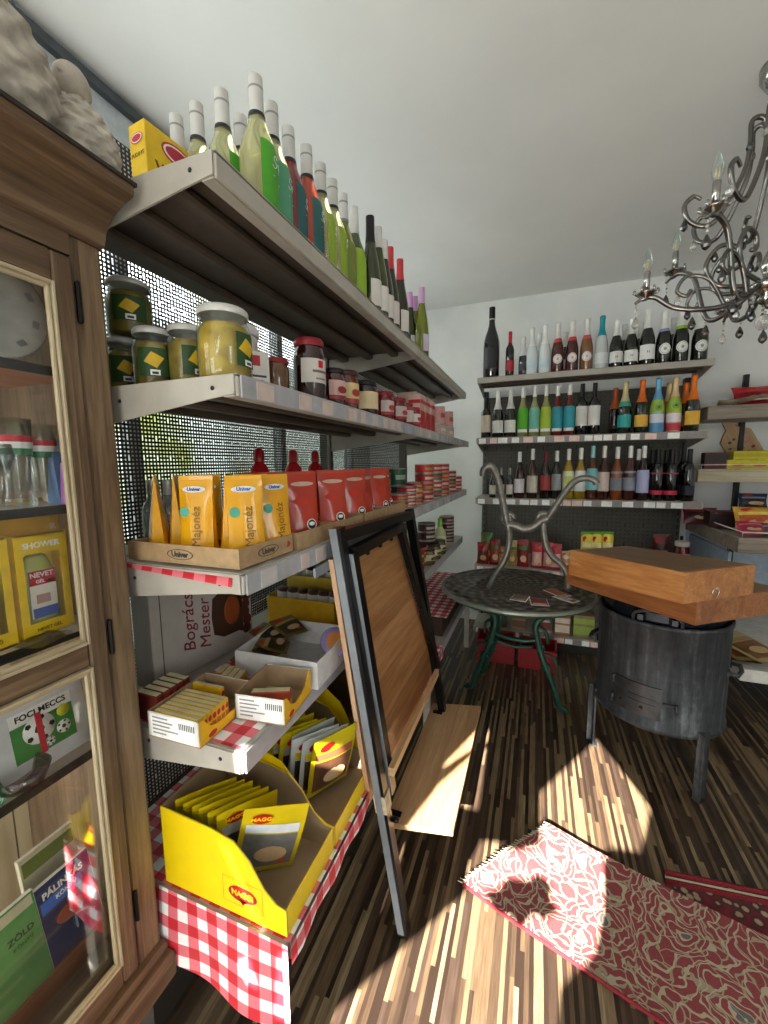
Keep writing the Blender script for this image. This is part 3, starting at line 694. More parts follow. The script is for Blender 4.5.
for t_ in (.25, .5, .75):
    p = ILT.lerp(IRT, t_); mb.sphere((p.x+.002, p.y, p.z-.022), .007, BLKM, 8, 5); p = IRT.lerp(IRB, t_); mb.sphere((p.x+.002, p.y-.02, p.z), .007, BLKM, 8, 5)
ob('bolt', mb, table)
mb = MB(); p = at(322, 570, x=-.472); mb.add([], [], GREYM); bar(mb, p+Vector((0, -.035, .0)), p+Vector((0, .03, .003)), .022, .006, GREYM); ob('catch_plate', mb, table)
# ------------------------------------------------------------------ bistro table
TCX, TCY, TZ, TR = -.09, 2.33, .72, .41
n = N('cast_tabletop'); n.set(Roughness=.42, Metallic=.35); o_, x_ = n.sep()
r_ = n.math('SQRT', n.math('ADD', n.math('MULTIPLY', x_[0], x_[0]), n.math('MULTIPLY', x_[1], x_[1])))
an = n.math('ARCTAN2', x_[1], x_[0])
petal = n.math('SINE', n.math('MULTIPLY', an, 20.0)); ringw = n.math('SINE', n.math('MULTIPLY', r_, 95.0))
pat = n.math('MULTIPLY', petal, ringw)
no = n.noise(o_, 45, 3); vv = n.n('TexVoronoi'); vv.inputs['Scale'].default_value = 38; n.l(o_, vv.inputs['Vector'])
f_ = n.math('ADD', n.math('MULTIPLY', pat, .28), n.math('ADD', n.math('MULTIPLY', no, .5), n.math('MULTIPLY', vv.outputs[0], .45)))
n.l(n.ramp(f_, [(.25, '#26251f'), (.5, '#504c45'), (.75, '#837b70')]), n.b.inputs['Base Color']); n.bump(f_, .5, .004); CAST = n.m
GIRON = mat('#1f4337', .4, .3, .2, 40); IRONL = mat('#8b867c', .4, .5, .2, 40)
bt = bpy.data.objects.new('bistro_table', None); COL.objects.link(bt); bt.location = (TCX, TCY, 0)
tag(bt, 'round green cast iron garden table with dark patterned top in front of the bottle shelves', 'table')
mb = MB().lathe([(.0001, .714), (.37, .714), (.392, .706), (TR, .708), (TR, .722), (.398, .724), (.39, .719), (.355, .719), (.350, .7225), (.335, .7225), (.33, .719), (.23, .719), (.226, .7225), (.212, .7225), (.208, .719), (.0001, .719)], CAST, 64, cap=False)
ob('tabletop', mb, bt)
ob('apron', MB().lathe([(.386, .69), (.39, .69), (.404, .706), (.398, .706)], GIRON, 56, cap=False), bt)
ob('rim', MB().lathe([(TR-.012, .7238), (TR-.003, .7238), (TR+.004, .718), (TR+.004, .708), (TR-.004, .706)], mat('#8b9186', .35, .4), 64, cap=False), bt)
def t_leg(fx, fy, tx, ty):
    m_ = MB(); d = Vector((fx, fy, 0)); t_ = Vector((tx, ty, 0)); nrm = Vector((-(fy), fx, 0)).normalized()
    c1 = d*.52; P = [(t_.x*1.0, t_.y*1.0, .70), (t_.x*.8, t_.y*.8, .62), (c1.x*.9, c1.y*.9, .52), (c1.x*.95, c1.y*.95, .42), (c1.x*1.2, c1.y*1.2, .30), (d.x*.86, d.y*.86, .14), (d.x*.98, d.y*.98, .04), (d.x*1.12, d.y*1.12, .016)]
    m_.tube(smooth_path(P), [.0175]*len(smooth_path(P)), GIRON, 8)
    m_.X = Matrix.Translation((d.x*1.12, d.y*1.12, .012)); m_.sphere((0, 0, 0), .016, GIRON, 10, 6, (1.5, 1.1, .75)); m_.X = None
    # scrolls along the leg
    for z0, q, s_ in ((.56, .95, 1), (.36, 1.05, 1), (.24, 1.35, -1)):
        c = c1*q; pts = []
        for k in range(14):
            a_ = k*.5; rr = .045*(1-k/16); pts.append((c.x*(1+s_*rr*cos(a_)*3.2), c.y*(1+s_*rr*cos(a_)*3.2), z0+rr*sin(a_)))
        m_.tube(pts, .010, GIRON, 6)
    for z0, z1, q0, q1 in ((.50, .40, .9, 1.35), (.34, .26, 1.1, 1.75), (.60, .52, .95, 1.5)):
        m_.tube(smooth_path([(c1.x*q0, c1.y*q0, z0), (c1.x*(q0+q1)/2*1.12, c1.y*(q0+q1)/2*1.12, (z0+z1)/2+.02), (c1.x*q1, c1.y*q1, z1)]), .009, GIRON, 6)
    return m_
for fx, fy in ((.255, .04), (-.25, .10), (-.2, .29)): ob('leg', t_leg(fx, fy, fx*1.15, fy*1.15), bt)
mb = MB(); mb.tube(smooth_path([(.14, .025, .42), (.05, .03, .40), (-.05, .04, .40), (-.135, .06, .42)]), .015, GIRON, 8); mb.tube(smooth_path([(-.13, .06, .41), (-.15, .13, .40), (-.11, .17, .42)]), .010, GIRON, 8)
mb.tube(smooth_path([(.10, .03, .37), (.0, .04, .352), (-.10, .05, .37)]), .010, GIRON, 6); ob('stretcher', mb, bt)
# upside-down iron base on the table
GI = mat('#77736d', .4, .5, .25, 45)
yb = TCY-.06
def pth(*ps, y=yb): return smooth_path([at(u, v, y=y) for u, v in ps])
ib = bpy.data.objects.new('iron_table_base', None); COL.objects.link(ib)
tag(ib, 'bare grey cast iron table base standing upside down on the round table', 'table base')
mb = MB(); mb.tube(pth((483, 476), (484, 469), (491, 466), (498, 480), (503, 503), (506, 518), (509, 530)), [.018]*3+[.019]*34, GI, 9); ob('leg', mb, ib)
mb = MB(); mb.tube(pth((509, 528), (509, 545), (504, 561), (495, 575), (490, 586), (488, 592)), .0165, GI, 8); mb.sphere(at(488, 591, y=yb), .022, GI, 8, 6); ob('leg', mb, ib)
mb = MB(); mb.tube(pth((545, 521), (553, 510), (563, 495), (574, 482), (585, 478), (594, 480), (597, 484)), .0165, GI, 8); ob('leg', mb, ib)
mb = MB(); mb.tube(pth((543, 522), (544, 536), (547, 548), (553, 557), (562, 565), (567, 574), (568, 586)), .0165, GI, 8); mb.sphere(at(568, 587, y=yb), .022, GI, 8, 6); ob('leg', mb, ib)
mb = MB(); mb.tube(pth((507, 524), (516, 526), (524, 529), (533, 527), (541, 521), (548, 518)), .021, GI, 8)
for u, v in ((507, 519), (543, 519)):
    c = at(u, v, y=yb); mb.tube([(c.x+.036*cos(a_*.55)*(1-a_/22), c.y+.01, c.z+.036*sin(a_*.55)*(1-a_/22)) for a_ in range(18)], .013, GI, 7)
ob('crossbar', mb, ib)
# leaflets on the table
def leaf(label, u, v, rz, c, w_, l_, stripe):
    b = MB().box(-w_/2, w_/2, -l_/2, l_/2, 0, .003, PAPER, .0008); p_ = MB().box(-w_/2+.004, w_/2-.004, -l_/2+.004, l_/2-.004, .003, .0036, mat(c, .35, var=.3, scale=50)).box(-w_/2+.01, w_/2-.01, -l_/2+.01, -l_/2+.03, .0036, .004, mat(stripe, .4))
    p = at(u, v, z=.7245); thing('leaflet', [('paper', b), ('print', p_)], label, 'leaflet', (p.x, p.y, .7235), rz)
leaf('dark red leaflet lying flat near the front edge of the round table', 539, 602, .1, '#8a3038', .085, .11, '#d8c0b0')
leaf('orange leaflet near the right side of the round table top', 557, 593, .7, '#b5613e', .07, .13, '#e0a070')
leaf('pale leaflet left of the dark red one on the round table', 520, 598, -.2, '#7d6a62', .08, .10, '#b9a79b')
leaf('white leaflet at the front right of the round table, below the orange one', 566, 599, .9, '#c9c4bb', .06, .12, '#a53a3a')
# ------------------------------------------------------------------ cauldron stove
n = N('burnt_steel'); n.set(Metallic=.55, Roughness=.6); o_, x_ = n.sep()
mp = n.n('Mapping'); mp.inputs['Scale'].default_value = (14, 14, 1.4); n.l(o_, mp.inputs[0]); f1 = n.noise(mp.outputs[0], 1.6, 6, .65)
f2 = n.noise(o_, 30, 4)
n.l(n.ramp(n.math('ADD', n.math('MULTIPLY', f1, .75), n.math('MULTIPLY', f2, .25)), [(.3, '#232427'), (.55, '#45474b'), (.75, '#7d7f83')]), n.b.inputs['Base Color'])
n.l(n.ramp(f1, [(.3, (.72,)*3+(1,)), (.7, (.5,)*3+(1,))]), n.b.inputs['Roughness']); STEEL = n.m
DENAM = mat('#10151d', .2, 0, .1, coat=.5); SX, SY, SR = .562, 2.13, .252
SB, ST = .275, .745
st_ = bpy.data.objects.new('cauldron_stove', None); COL.objects.link(st_); st_.location = (SX, SY, 0)
tag(st_, 'black sheet steel cauldron stove on short legs under the wooden cases', 'stove')
mb = MB().lathe([(SR, SB), (SR+.006, SB+.002), (SR+.006, SB+.02), (SR, SB+.024), (SR, ST-.02), (SR+.005, ST-.016), (SR+.005, ST), (SR-.004, ST+.002), (SR-.008, ST-.01), (SR-.008, SB+.03), (.0001, SB+.03)], STEEL, 64, cap=False)
ob('body', mb, st_)
def arcpatch(mb, a0, a1, z0, z1, r0, r1, m, seg=14):
    v = []; f = []
    for i in range(seg+1):
        a_ = a0+(a1-a0)*i/seg
        for r, z in ((r0, z0), (r1, z0), (r1, z1), (r0, z1)): v.append((r*cos(a_), r*sin(a_), z))
    for i in range(seg):
        for j in range(4):
            k = (j+1) % 4; f.append((i*4+j, (i+1)*4+j, (i+1)*4+k, i*4+k))
    f.append((0, 1, 2, 3)); f.append(tuple(reversed(range(seg*4, seg*4+4)))); mb.add(v, f, m); return mb
PLATE = mat('#4c4e51', .42, .8, .25, 25)
A0 = rad(-142); A1 = rad(-100)
d_ = ob('fire_door', arcpatch(MB(), A0, A1, .335, .475, SR, SR+.007, PLATE), st_)
mb = MB()
for t_ in (.2, .62): a_ = A0+(A1-A0)*t_; mb.sphere(((SR+.007)*cos(a_), (SR+.007)*sin(a_), .372), .0085, BLACK, 8, 6)
for z in (.36, .45): mb.X = None; a_ = A0-.02; mb.tube([((SR+.008)*cos(a_), (SR+.008)*sin(a_), z-.02), ((SR+.008)*cos(a_), (SR+.008)*sin(a_), z+.02)], .006, PLATE, 8)
for z in (.395, .42): arcpatch(mb, A0+.25, A1-.08, z, z+.003, SR+.007, SR+.0085, BLACK, 8)
ob('hinge', mb, d_)
mb = MB(); arcpatch(mb, A1+.01, A1+.2, .408, .420, SR+.001, SR+.012, PLATE, 5); a_ = A1+.19; mb.tube([((SR+.012)*cos(a_), (SR+.012)*sin(a_), .425), ((SR+.02)*cos(a_), (SR+.02)*sin(a_), .40), ((SR+.014)*cos(a_), (SR+.014)*sin(a_), .385)], .005, PLATE, 6); ob('latch', mb, d_)
for a_ in (rad(-62), rad(178), rad(58)):
    x, y = SR*cos(a_), SR*sin(a_); m_ = MB(); m_.X = Matrix.Translation((x, y, 0)) @ Matrix.Rotation(a_, 4, 'Z')
    m_.box(-.004, .006, -.027, .027, .006, SB+.035, STEEL, .002); m_.box(.006, .03, -.027, -.019, .006, SB+.035, STEEL, .002); m_.box(-.02, .02, -.02, .02, 0, .006, STEEL, .001); ob('leg', m_, st_)
for a_ in (rad(-24), rad(156)):
    m_ = MB(); m_.X = Matrix.Rotation(a_, 4, 'Z'); m_.tube([(SR-.002, -.06, .545), (SR+.03, -.058, .545), (SR+.038, 0, .545), (SR+.03, .058, .545), (SR-.002, .06, .545)], .009, STEEL, 8); m_.box(SR-.003, SR+.003, -.075, -.045, .53, .56, STEEL); m_.box(SR-.003, SR+.003, .045, .075, .53, .56, STEEL); ob('side_handle', m_, st_)
kt = bpy.data.objects.new('kettle', None); COL.objects.link(kt); kt.location = (SX, SY, 0)
tag(kt, 'dark enamel cooking kettle with an arched handle sitting in the steel stove', 'kettle')
mb = MB().lathe([(.0001, .53), (.12, .56), (.2, .62), (.228, .70), (.238, ST+.004), (.240, .82), (.246, .826), (.24, .832), (.232, .826), (.222, .70), (.19, .63), (.11, .575), (.0001, .55)], DENAM, 56, cap=False); ob('kettle_body', mb, kt)
for a_ in (rad(-108), rad(72)):
    m_ = MB(); m_.X = Matrix.Rotation(a_, 4, 'Z'); m_.tube(smooth_path([(.244, -.085, .752), (.262, -.075, .79), (.27, 0, .812), (.262, .075, .79), (.244, .085, .752)]), .006, mat('#3f4044', .5, .4), 8)
    m_.box(.238, .243, -.07, -.05, .752, .775, mat('#3f4044', .5, .4)); m_.box(.238, .243, .05, .07, .752, .775, mat('#3f4044', .5, .4)); arcpatch(m_, -.16, .16, .756, .79, .2395, .242, mat('#2f3134', .4, .6)); ob('handle', m_, kt)
# two wooden cases on the kettle
WC1 = wood('case_wood', '#7d4a26', '#a46a38', '#c08a52', 'x', .8, .4, coat=.1, rotz=rad(33)); WC2 = wood('case_wood_low', '#5d341c', '#8c552c', '#ab7342', 'x', .8, .42, coat=.1, rotz=rad(42)); WCT = wood('case_lid', '#4d3724', '#6b4f36', '#806345', 'x', .8, .4, rotz=rad(33))
def case(name, label, L, Fp, Rp, Bk, hL, hF, hR, hB, ms, mt, ring=1):
    """shallow wooden case: four boards, a lid panel set between them"""
    top = [Vector(p) for p in (L, Fp, Rp, Bk)]; hs = (hL, hF, hR, hB); bot = [p-Vector((0, 0, h)) for p, h in zip(top, hs)]; cen = sum(top, Vector())/4
    inn = [p+(cen-p).normalized()*.022 for p in top]; innb = [p+(cen-p).normalized()*.022 for p in bot]
    innb = [Vector((i.x, i.y, b.z)) for i, b in zip(inn, bot)]
    r = bpy.data.objects.new(name, None); COL.objects.link(r)
    mb = MB()
    for i in range(4):
        j = (i+1) % 4; mb.add([bot[i], bot[j], innb[j], innb[i], top[i], top[j], inn[j], inn[i]], [(3, 2, 1, 0), (4, 5, 6, 7), (0, 1, 5, 4), (1, 2, 6, 5), (2, 3, 7, 6), (3, 0, 4, 7)], ms)
    ob('side_boards', mb, r)
    dz = Vector((0, 0, .001)); m2 = MB().add([p-Vector((0, 0, .01)) for p in inn]+[p+dz for p in inn], [(3, 2, 1, 0), (4, 5, 6, 7), (0, 1, 5, 4), (1, 2, 6, 5), (2, 3, 7, 6), (3, 0, 4, 7)], mt); ob('lid', m2, r)
    m3 = MB().add([p+Vector((0, 0, .002)) for p in innb]+[p+Vector((0, 0, .01)) for p in innb], [(3, 2, 1, 0), (4, 5, 6, 7), (0, 1, 5, 4), (1, 2, 6, 5), (2, 3, 7, 6), (3, 0, 4, 7)], ms); ob('bottom', m3, r)
    if not ring: return r
    mid = top[1].lerp(top[2], .42)-Vector((0, 0, hF*.62)); nrm = (top[2]-top[1]).cross(Vector((0, 0, 1))).normalized()
    m4 = MB(); c = mid+nrm*.006; e1 = (top[2]-top[1]).normalized(); m4.tube([c+e1*(.016*cos(a_*PI/8))+Vector((0, 0, .016*sin(a_*PI/8)-.012)) for a_ in range(16)], .002, mat('#b9b4ab', .25, .9), 6, closed=True); m4.sphere(tuple(c), .004, mat('#b9b4ab', .25, .9), 8, 6); ob('ring_pull', m4, r)
    return r
def P2(u, v, z): p = at(u, v, z=z); return (p.x, p.y, z)
def hz(u, v, p): return p[2]-at(u, v, y=p[1]).z
zt2, zt1 = .925, 1.037
zb2 = .834
Lq, Fq, Rq = P2(567, 565, zt2), P2(697, 601, zt2), P2(786, 589, zt2); Bq = tuple(Vector(Lq)+Vector(Rq)-Vector(Fq))
r = case('wooden_case', '', Lq, Fq, Rq, Bq, zt2-zb2, zt2-zb2, zt2-zb2, zt2-zb2, WC2, WCT, 0)
tag(r, 'long wooden case with a grain stain, the lower of the two on the stove', 'case')
Lq, Fq, Rq, Bq = P2(570, 550, zt1), P2(685, 573, zt1), P2(756, 565, zt1), P2(627, 546, zt1)
hh = zt1-zt2-.0015
r = case('wooden_case', '', Lq, Fq, Rq, Bq, hh, hh, hh, hh, WC1, WCT)
tag(r, 'wooden case with a ring pull, the upper of the two on the stove', 'case')
# ------------------------------------------------------------------ rugs
n = N('oriental_rug'); n.set(Roughness=.95, Specular_IOR_Level=.1); o_, x_ = n.sep()
dn = n.n('TexNoise'); dn.inputs['Scale'].default_value = 13; dn.inputs['Detail'].default_value = 2; n.l(o_, dn.inputs['Vector'])
wv = n.n('VectorMath', operation='MULTIPLY_ADD'); n.l(dn.outputs['Color'], wv.inputs[0]); wv.inputs[1].default_value = (.10, .10, 0); n.l(o_, wv.inputs[2])
v1 = n.n('TexVoronoi'); v1.inputs['Scale'].default_value = 7.5; v1.inputs['Randomness'].default_value = .85; n.l(wv.outputs[0], v1.inputs['Vector'])
v2 = n.n('TexVoronoi', feature='DISTANCE_TO_EDGE'); v2.inputs['Scale'].default_value = 24; n.l(wv.outputs[0], v2.inputs['Vector'])
rings = n.math('SINE', n.math('MULTIPLY', v1.outputs[0], 50.0))
flow = n.math('GREATER_THAN', n.math('ADD', rings, n.math('MULTIPLY', dn.outputs[0], .5)), 1.03); vine = n.math('LESS_THAN', v2.outputs[0], .045)
core = n.math('LESS_THAN', v1.outputs[0], .16)
base = n.mix(n.noise(o_, 260, 2), '#703236', '#8c4848')
c1_ = n.mix(core, base, '#5d5a58'); c2_ = n.mix(vine, c1_, '#8f836d'); c3_ = n.mix(flow, c2_, '#a09480')
n.l(c3_, n.b.inputs['Base Color']); n.bump(n.noise(o_, 320, 2), .5, .003); RUG = n.m
n = N('rug_border'); n.set(Roughness=.95); o_, x_ = n.sep(); v1 = n.n('TexVoronoi'); v1.inputs['Scale'].default_value = 30; n.l(o_, v1.inputs['Vector'])
n.l(n.ramp(v1.outputs[0], [(0, '#b7a78d'), (.28, '#9c8468'), (.34, '#3a2a2c'), (.6, '#6e2029'), (1, '#7d2830')]), n.b.inputs['Base Color']); RUGB = n.m
REDB = mat('#7c1f28', .95, var=.3, scale=200); FRINGE = mat('#cdbfa8', .95)
def quad_rug(P00, P10, P01, P11, hfn, m, th, nu=36, nv=24):
    P00, P10, P01, P11 = (Vector(p) for p in (P00, P10, P01, P11))
    def top(u, v):
        p = P00.lerp(P10, u).lerp(P01.lerp(P11, u), v); return (p.x, p.y, hfn(u, v))
    b = MB().grid(nu, nv, top, m)
    b.grid(nu, nv, lambda u, v: (lambda q: (q[0], q[1], max(q[2]-th, .0008)))(top(1-u, v)), m)
    def edge(fn, k):
        b.grid(k, 1, lambda u, v: (lambda q: (q[0], q[1], q[2] if v else max(q[2]-th, .0008)))(fn(u)), m)
    edge(lambda u: top(u, 0), nu); edge(lambda u: top(1-u, 1), nu); edge(lambda u: top(0, 1-u), nv); edge(lambda u: top(1, u), nv)
    return b, top
g = lambda u, v, z=.02: at(u, v, z=z)
# folded upper rug: far edge is the fold, raised a little
A_, B_, C_, D_ = g(463, 877, .03), g(548, 826, .05), g(540, 950), g(768, 1100)
P00, P01 = g(463, 880, .03), g(550, 826, .045)
P10, P11 = P00+Vector((.86, -.26, 0)), P01+Vector((.86, -.26, 0))
hf = lambda u, v: .012+.034*v**2*(1-.15*sin(5*u))+.022*max(0, 1-u*6)*(.4+.6*(1-abs(2*v-1)))+.006*sin(9*u+3*v)*(1-abs(2*v-1))
b, top = quad_rug(P00, P10, P01, P11, hf, RUG, .010)
rg = bpy.data.objects.new('rug', None); COL.objects.link(rg); tag(rg, 'red floral rug folded over, its corner lying in the patch of sunlight', 'rug')
ob('pile', b, rg)
fr = MB()
for k in range(60):
    p = Vector(top(0, k/59)); q = p+Vector((-.018+.004*sin(k*2.1), .004*cos(k*3.3), -.004)); q.z = max(q.z, .004); fr.tube([p-Vector((0, 0, .003)), q], .0018, FRINGE, 4)
ob('fringe', fr, rg)
bd = MB(); pts = [Vector(top(u/40, 0))+Vector((0, -.002, -.004)) for u in range(41)]; bd.tube(pts, .0055, REDB, 6); ob('binding', bd, rg)
P00, P01 = g(640, 900, .004), g(672, 886, .004)
P00 = Vector((.40, 1.18, .004)); P01 = Vector((.46, 1.50, .004)); P10 = Vector((1.5, 1.30, .004)); P11 = Vector((1.5, 1.62, .004))
b, top = quad_rug(P00, P10, P01, P11, lambda u, v: .006, RUGB, .005, 10, 6)
r2 = bpy.data.objects.new('rug', None); COL.objects.link(r2); tag(r2, 'dark red bordered rug lying flat, partly under the folded rug', 'rug'); ob('pile', b, r2)
bd = MB()
for v_, m_ in ((.985, REDB), (.93, FRINGE), (.88, REDB)):
    bd.tube([Vector(top(u/20, v_))+Vector((0, 0, .001)) for u in range(21)], .004 if m_ is FRINGE else .009, m_, 6)
ob('border_band', bd, r2)
# ------------------------------------------------------------------ chandelier
CHR = mat('#aaa7a3', .16, 1, .1); CHRD = mat('#7d7a77', .22, 1, .1)
SMOKE = mat('#3d3a3a', .05, .3, 0, trans=.35, coat=1); CRY = mat('#e8e6e4', .03, 0, 0, trans=.75, ior=1.5, coat=.5)
HX, HY = .745, 1.9
ch = bpy.data.objects.new('chandelier', None); COL.objects.link(ch); ch.location = (HX, HY, 0)
tag(ch, 'chrome chandelier with curled arms, candle bulbs and smoky glass drops hanging from the ceiling', 'chandelier')
mb = MB().lathe([(.0001, ZC-.0005), (.075, ZC-.0005), (.073, ZC-.03), (.055, ZC-.06), (.02, ZC-.07), (.008, ZC-.075), (.0001, ZC-.076)], CHR, 28, cap=False); ob('canopy', mb, ch)
zr = 2.53
mb = MB(); mb.lathe([(.004, ZC-.07), (.004, zr)], CHR, 10)
for k in range(5): mb.X = Matrix.Translation((0, 0, zr+.03+k*.025)) @ Matrix.Rotation(k*PI/2, 4, 'Z') @ Matrix.Rotation(PI/2, 4, 'X'); mb.tube([(.008*cos(a_), .013*sin(a_), 0) for a_ in [i*PI/6 for i in range(12)]], .0022, CHR, 5, closed=True)
mb.X = None; ob('chain', mb, ch)
zh = 2.03
mb = MB().lathe([(.004, zr+.02), (.02, zr+.005), (.03, zr-.01), (.018, zr-.03), (.01, zr-.05), (.009, zh+.12), (.018, zh+.10), (.03, zh+.075), (.02, zh+.05), (.014, zh+.03), (.05, zh+.012), (.058, zh), (.045, zh-.015), (.02, zh-.03), (.03, zh-.045), (.012, zh-.062), (.0001, zh-.066)], CHR, 24, cap=False); ob('stem', mb, ch)
def drop(b, p, h, m):
    x, y, z = p; b.X = Matrix.Translation((x, y, z-h)); b.lathe([(.0001, 0), (h*.22, h*.18), (h*.29, h*.36), (h*.2, h*.65), (h*.06, h*.95), (.0001, h)], m, 8, cap=False, smooth=False); b.X = None
def strand(b, p, k, r=.0055, gap=.0145):
    for i in range(k): b.sphere((p[0], p[1], p[2]-gap*(i+.6)), r, CRY, 8, 5)
    return (p[0], p[1], p[2]-gap*(k+.2))
ang0 = rad(178)
for k in range(8):
    a_ = ang0+k*PI/4; T = Matrix.Rotation(a_, 4, 'Z')
    lo = k % 2
    R_ = .37 if not lo else .33; zc = zh+.02 if not lo else zh+.17
    m_ = MB(); m_.X = T
    m_.tube(smooth_path([(.045, 0, zh), (.11, 0, zh-.045), (.19, 0, zh-.05), (.27*R_/.36, 0, zc-.05), (R_-.03, 0, zc-.004), (R_+.01, 0, zc-.004), (R_+.035, 0, zc-.018)]), [.0095]*31+[.006]*6, CHRD, 8)
    arm = ob('arm', m_, ch)
    m_ = MB(); m_.X = T @ Matrix.Translation((R_, 0, zc)); m_.lathe([(.006, -.01), (.012, 0), (.034, .012), (.037, .017), (.03, .015), (.012, .008), (.0125, .02), (.0001, .02)], CHR, 16, cap=False)
    for j in range(6): b_ = j*PI/3; m_.tube([(.03*cos(b_), .03*sin(b_), .012), (.042*cos(b_), .042*sin(b_), .02), (.038*cos(b_), .038*sin(b_), .03)], .005, CHR, 6)
    ob('drip_cup', m_, arm)
    m_ = MB(); m_.X = T @ Matrix.Translation((R_, 0, zc+.02)); m_.lathe([(.0115, 0), (.0115, .072), (.009, .075)], CHR, 14); ob('candle_sleeve', m_, arm)
    m_ = MB(); m_.X = T @ Matrix.Translation((R_, 0, zc+.094)); m_.lathe([(.009, 0), (.016, .018), (.018, .032), (.013, .056), (.005, .078), (.0015, .086), (.0001, .087)], CLEAR, 16, cap=False); bl = ob('bulb', m_, arm)
    m_ = MB(); m_.X = T @ Matrix.Translation((R_, 0, zc+.10)); m_.tube([(0, -.004, 0), (.002, -.005, .03), (0, 0, .038), (-.002, .005, .03), (0, .004, 0)], .0016, mat('#e8b873', .3, .4), 5); ob('filament', m_, arm)
    m_ = MB(); m_.X = T
    m_.tube(smooth_path([(.028, 0, zr-.03), (.05, 0, zr+.05), (.085, 0, zr+.055), (.085, 0, zr-.01), (.095, 0, zr-.10), (.15, 0, zr-.22), (.19, 0, zr-.26), (.245, 0, zr-.235), (.265, 0, zr-.18), (.24, 0, zr-.15), (.215, 0, zr-.165)]), [.0085]*55+[.006]*6, CHRD, 7)
    m_.tube(smooth_path([(.06, 0, zh+.01), (.15, 0, zh+.03), (.185, 0, zh+.10), (.15, 0, zh+.16), (.10, 0, zh+.15), (.09, 0, zh+.11), (.115, 0, zh+.10)]), .008, CHRD, 7)
    m_.tube(smooth_path([(.12, 0, zh-.045), (.17, 0, zh+.05), (.24, 0, zh+.075), (.27, 0, zh+.03), (.24, 0, zh+.005), (.225, 0, zh+.025)]), .007, CHRD, 7)
    ob('scroll', m_, ch)
    cs = [T @ Vector(p) for p in ((R_+.03, 0, zc-.02), (R_*.58, 0, zh-.055), (.262, 0, zr-.19), (.265, 0, zh+.03), (.16, 0, zh+.15), (.085, 0, zr+.03))]
    for i, c in enumerate(cs):
        m_ = MB(); e = strand(m_, c, (3, 1, 2, 1, 0, 2)[i]); drop(m_, e, (.05, .05, .045, .045, .04, .045)[i], SMOKE if (i+k) % 3 else CRY); ob('glass_drop', m_, ch)
for k in range(6):
    m_ = MB(); a_ = k*PI/3+.3; c = (.045*cos(a_), .045*sin(a_), zh-.015); e = strand(m_, c, 4 if k % 2 else 2); drop(m_, e, .045, SMOKE); ob('glass_drop', m_, ch)
m_ = MB(); e = strand(m_, (0, 0, zh-.065), 2); m_.sphere((0, 0, e[2]-.025), .028, CRY, 8, 6); e = (0, 0, e[2]-.05); drop(m_, e, .05, SMOKE); ob('glass_drop', m_, ch)
# ------------------------------------------------------------------ wooden shelf rack on the right
RW = wood('rack_wood', '#6d6154', '#94877a', '#b0a496', 'x', .7, .55); RWL = wood('rack_wood_light', '#9d8f78', '#bdb096', '#d2c8b0', 'x', .7, .55); BLUEP = mat('#a9b6c8', .6)
rk = bpy.data.objects.new('display_rack', None); COL.objects.link(rk); tag(rk, 'grey wooden display rack with wire-railed shelves in the right corner', 'display rack')
RX1 = 1.75
RSH = [(1.02, 3.225, 1.765, .085, RW), (1.01, 3.28, 1.36, .085, RWL), (1.052, 2.735, .995, .085, RW), (1.0, 2.45, .368, .065, mat('#d4cfc8', .5))]
for k, (x0, yf, z, th, m) in enumerate(RSH):
    s = ob('shelf', MB().box(x0, RX1, yf, 3.58, z-th, z-.012, m, .003).box(x0, RX1, yf, yf+.014, z-.012, z, m, .002).box(x0, x0+.014, yf+.014, 3.58, z-.012, z, m, .002), rk)
    if k < 3:
        w_ = MB(); zr_ = z+.03; w_.tube([(x0+.02, yf+.01, z-.005), (x0+.02, yf+.01, zr_), (RX1-.02, yf+.01, zr_), (RX1-.02, yf+.01, z-.005)], .0032, mat('#e4e2de', .35), 6); w_.tube([(x0+.02, yf+.01, zr_), (x0+.02, 3.56, zr_)], .0032, mat('#e4e2de', .35), 6)
        ob('wire_rail', w_, s)
for x in (1.31, 1.72): ob('post', MB().box(x, x+.03, 3.54, 3.57, 0, 2.0, mat('#1c1b1b', .5), .003), rk)
ob('back_panel', MB().box(1.06, RX1, 3.575, 3.583, .0, .90, BLUEP), rk)
ob('side_panel', MB().box(1.075, 1.09, 2.9, 3.56, .37, .882, BLUEP), rk)
# ------------------------------------------------------------------ bottles
def glassm(c, clear=0): return mat(c, .06, 0, 0, trans=clear, ior=1.36, coat=.6) if clear else mat(c, .07, 0, 0, coat=.8)
def profile(style, r, h):
    P = {'wine': [(.9, 0), (1, .012), (1, .58), (.93, .635), (.68, .69), (.42, .735), (.37, .78), (.36, .985), (.36, 1)],
         'slope': [(.9, 0), (1, .012), (1, .45), (.96, .52), (.8, .6), (.55, .68), (.40, .745), (.36, .79), (.35, .985), (.35, 1)],
         'flute': [(.9, 0), (1, .012), (1, .36), (.93, .46), (.75, .58), (.54, .7), (.42, .78), (.38, .84), (.37, .985), (.37, 1)],
         'champ': [(.9, 0), (1, .014), (1, .40), (.95, .48), (.78, .58), (.55, .67), (.40, .745), (.36, .82), (.37, .93), (.42, .95), (.40, .99), (.33, 1)],
         'squat': [(.9, 0), (1, .012), (1, .50), (.95, .57), (.7, .64), (.45, .70), (.39, .76), (.38, 1)]}[style]
    return [(r*a, h*b) for a, b in P]
def prof_at(pr, z):
    for (r0, z0), (r1, z1) in zip(pr, pr[1:]):
        if z0 <= z <= z1: return r0+(r1-r0)*((z-z0)/(z1-z0) if z1 > z0 else 0)
    return pr[-1][0]
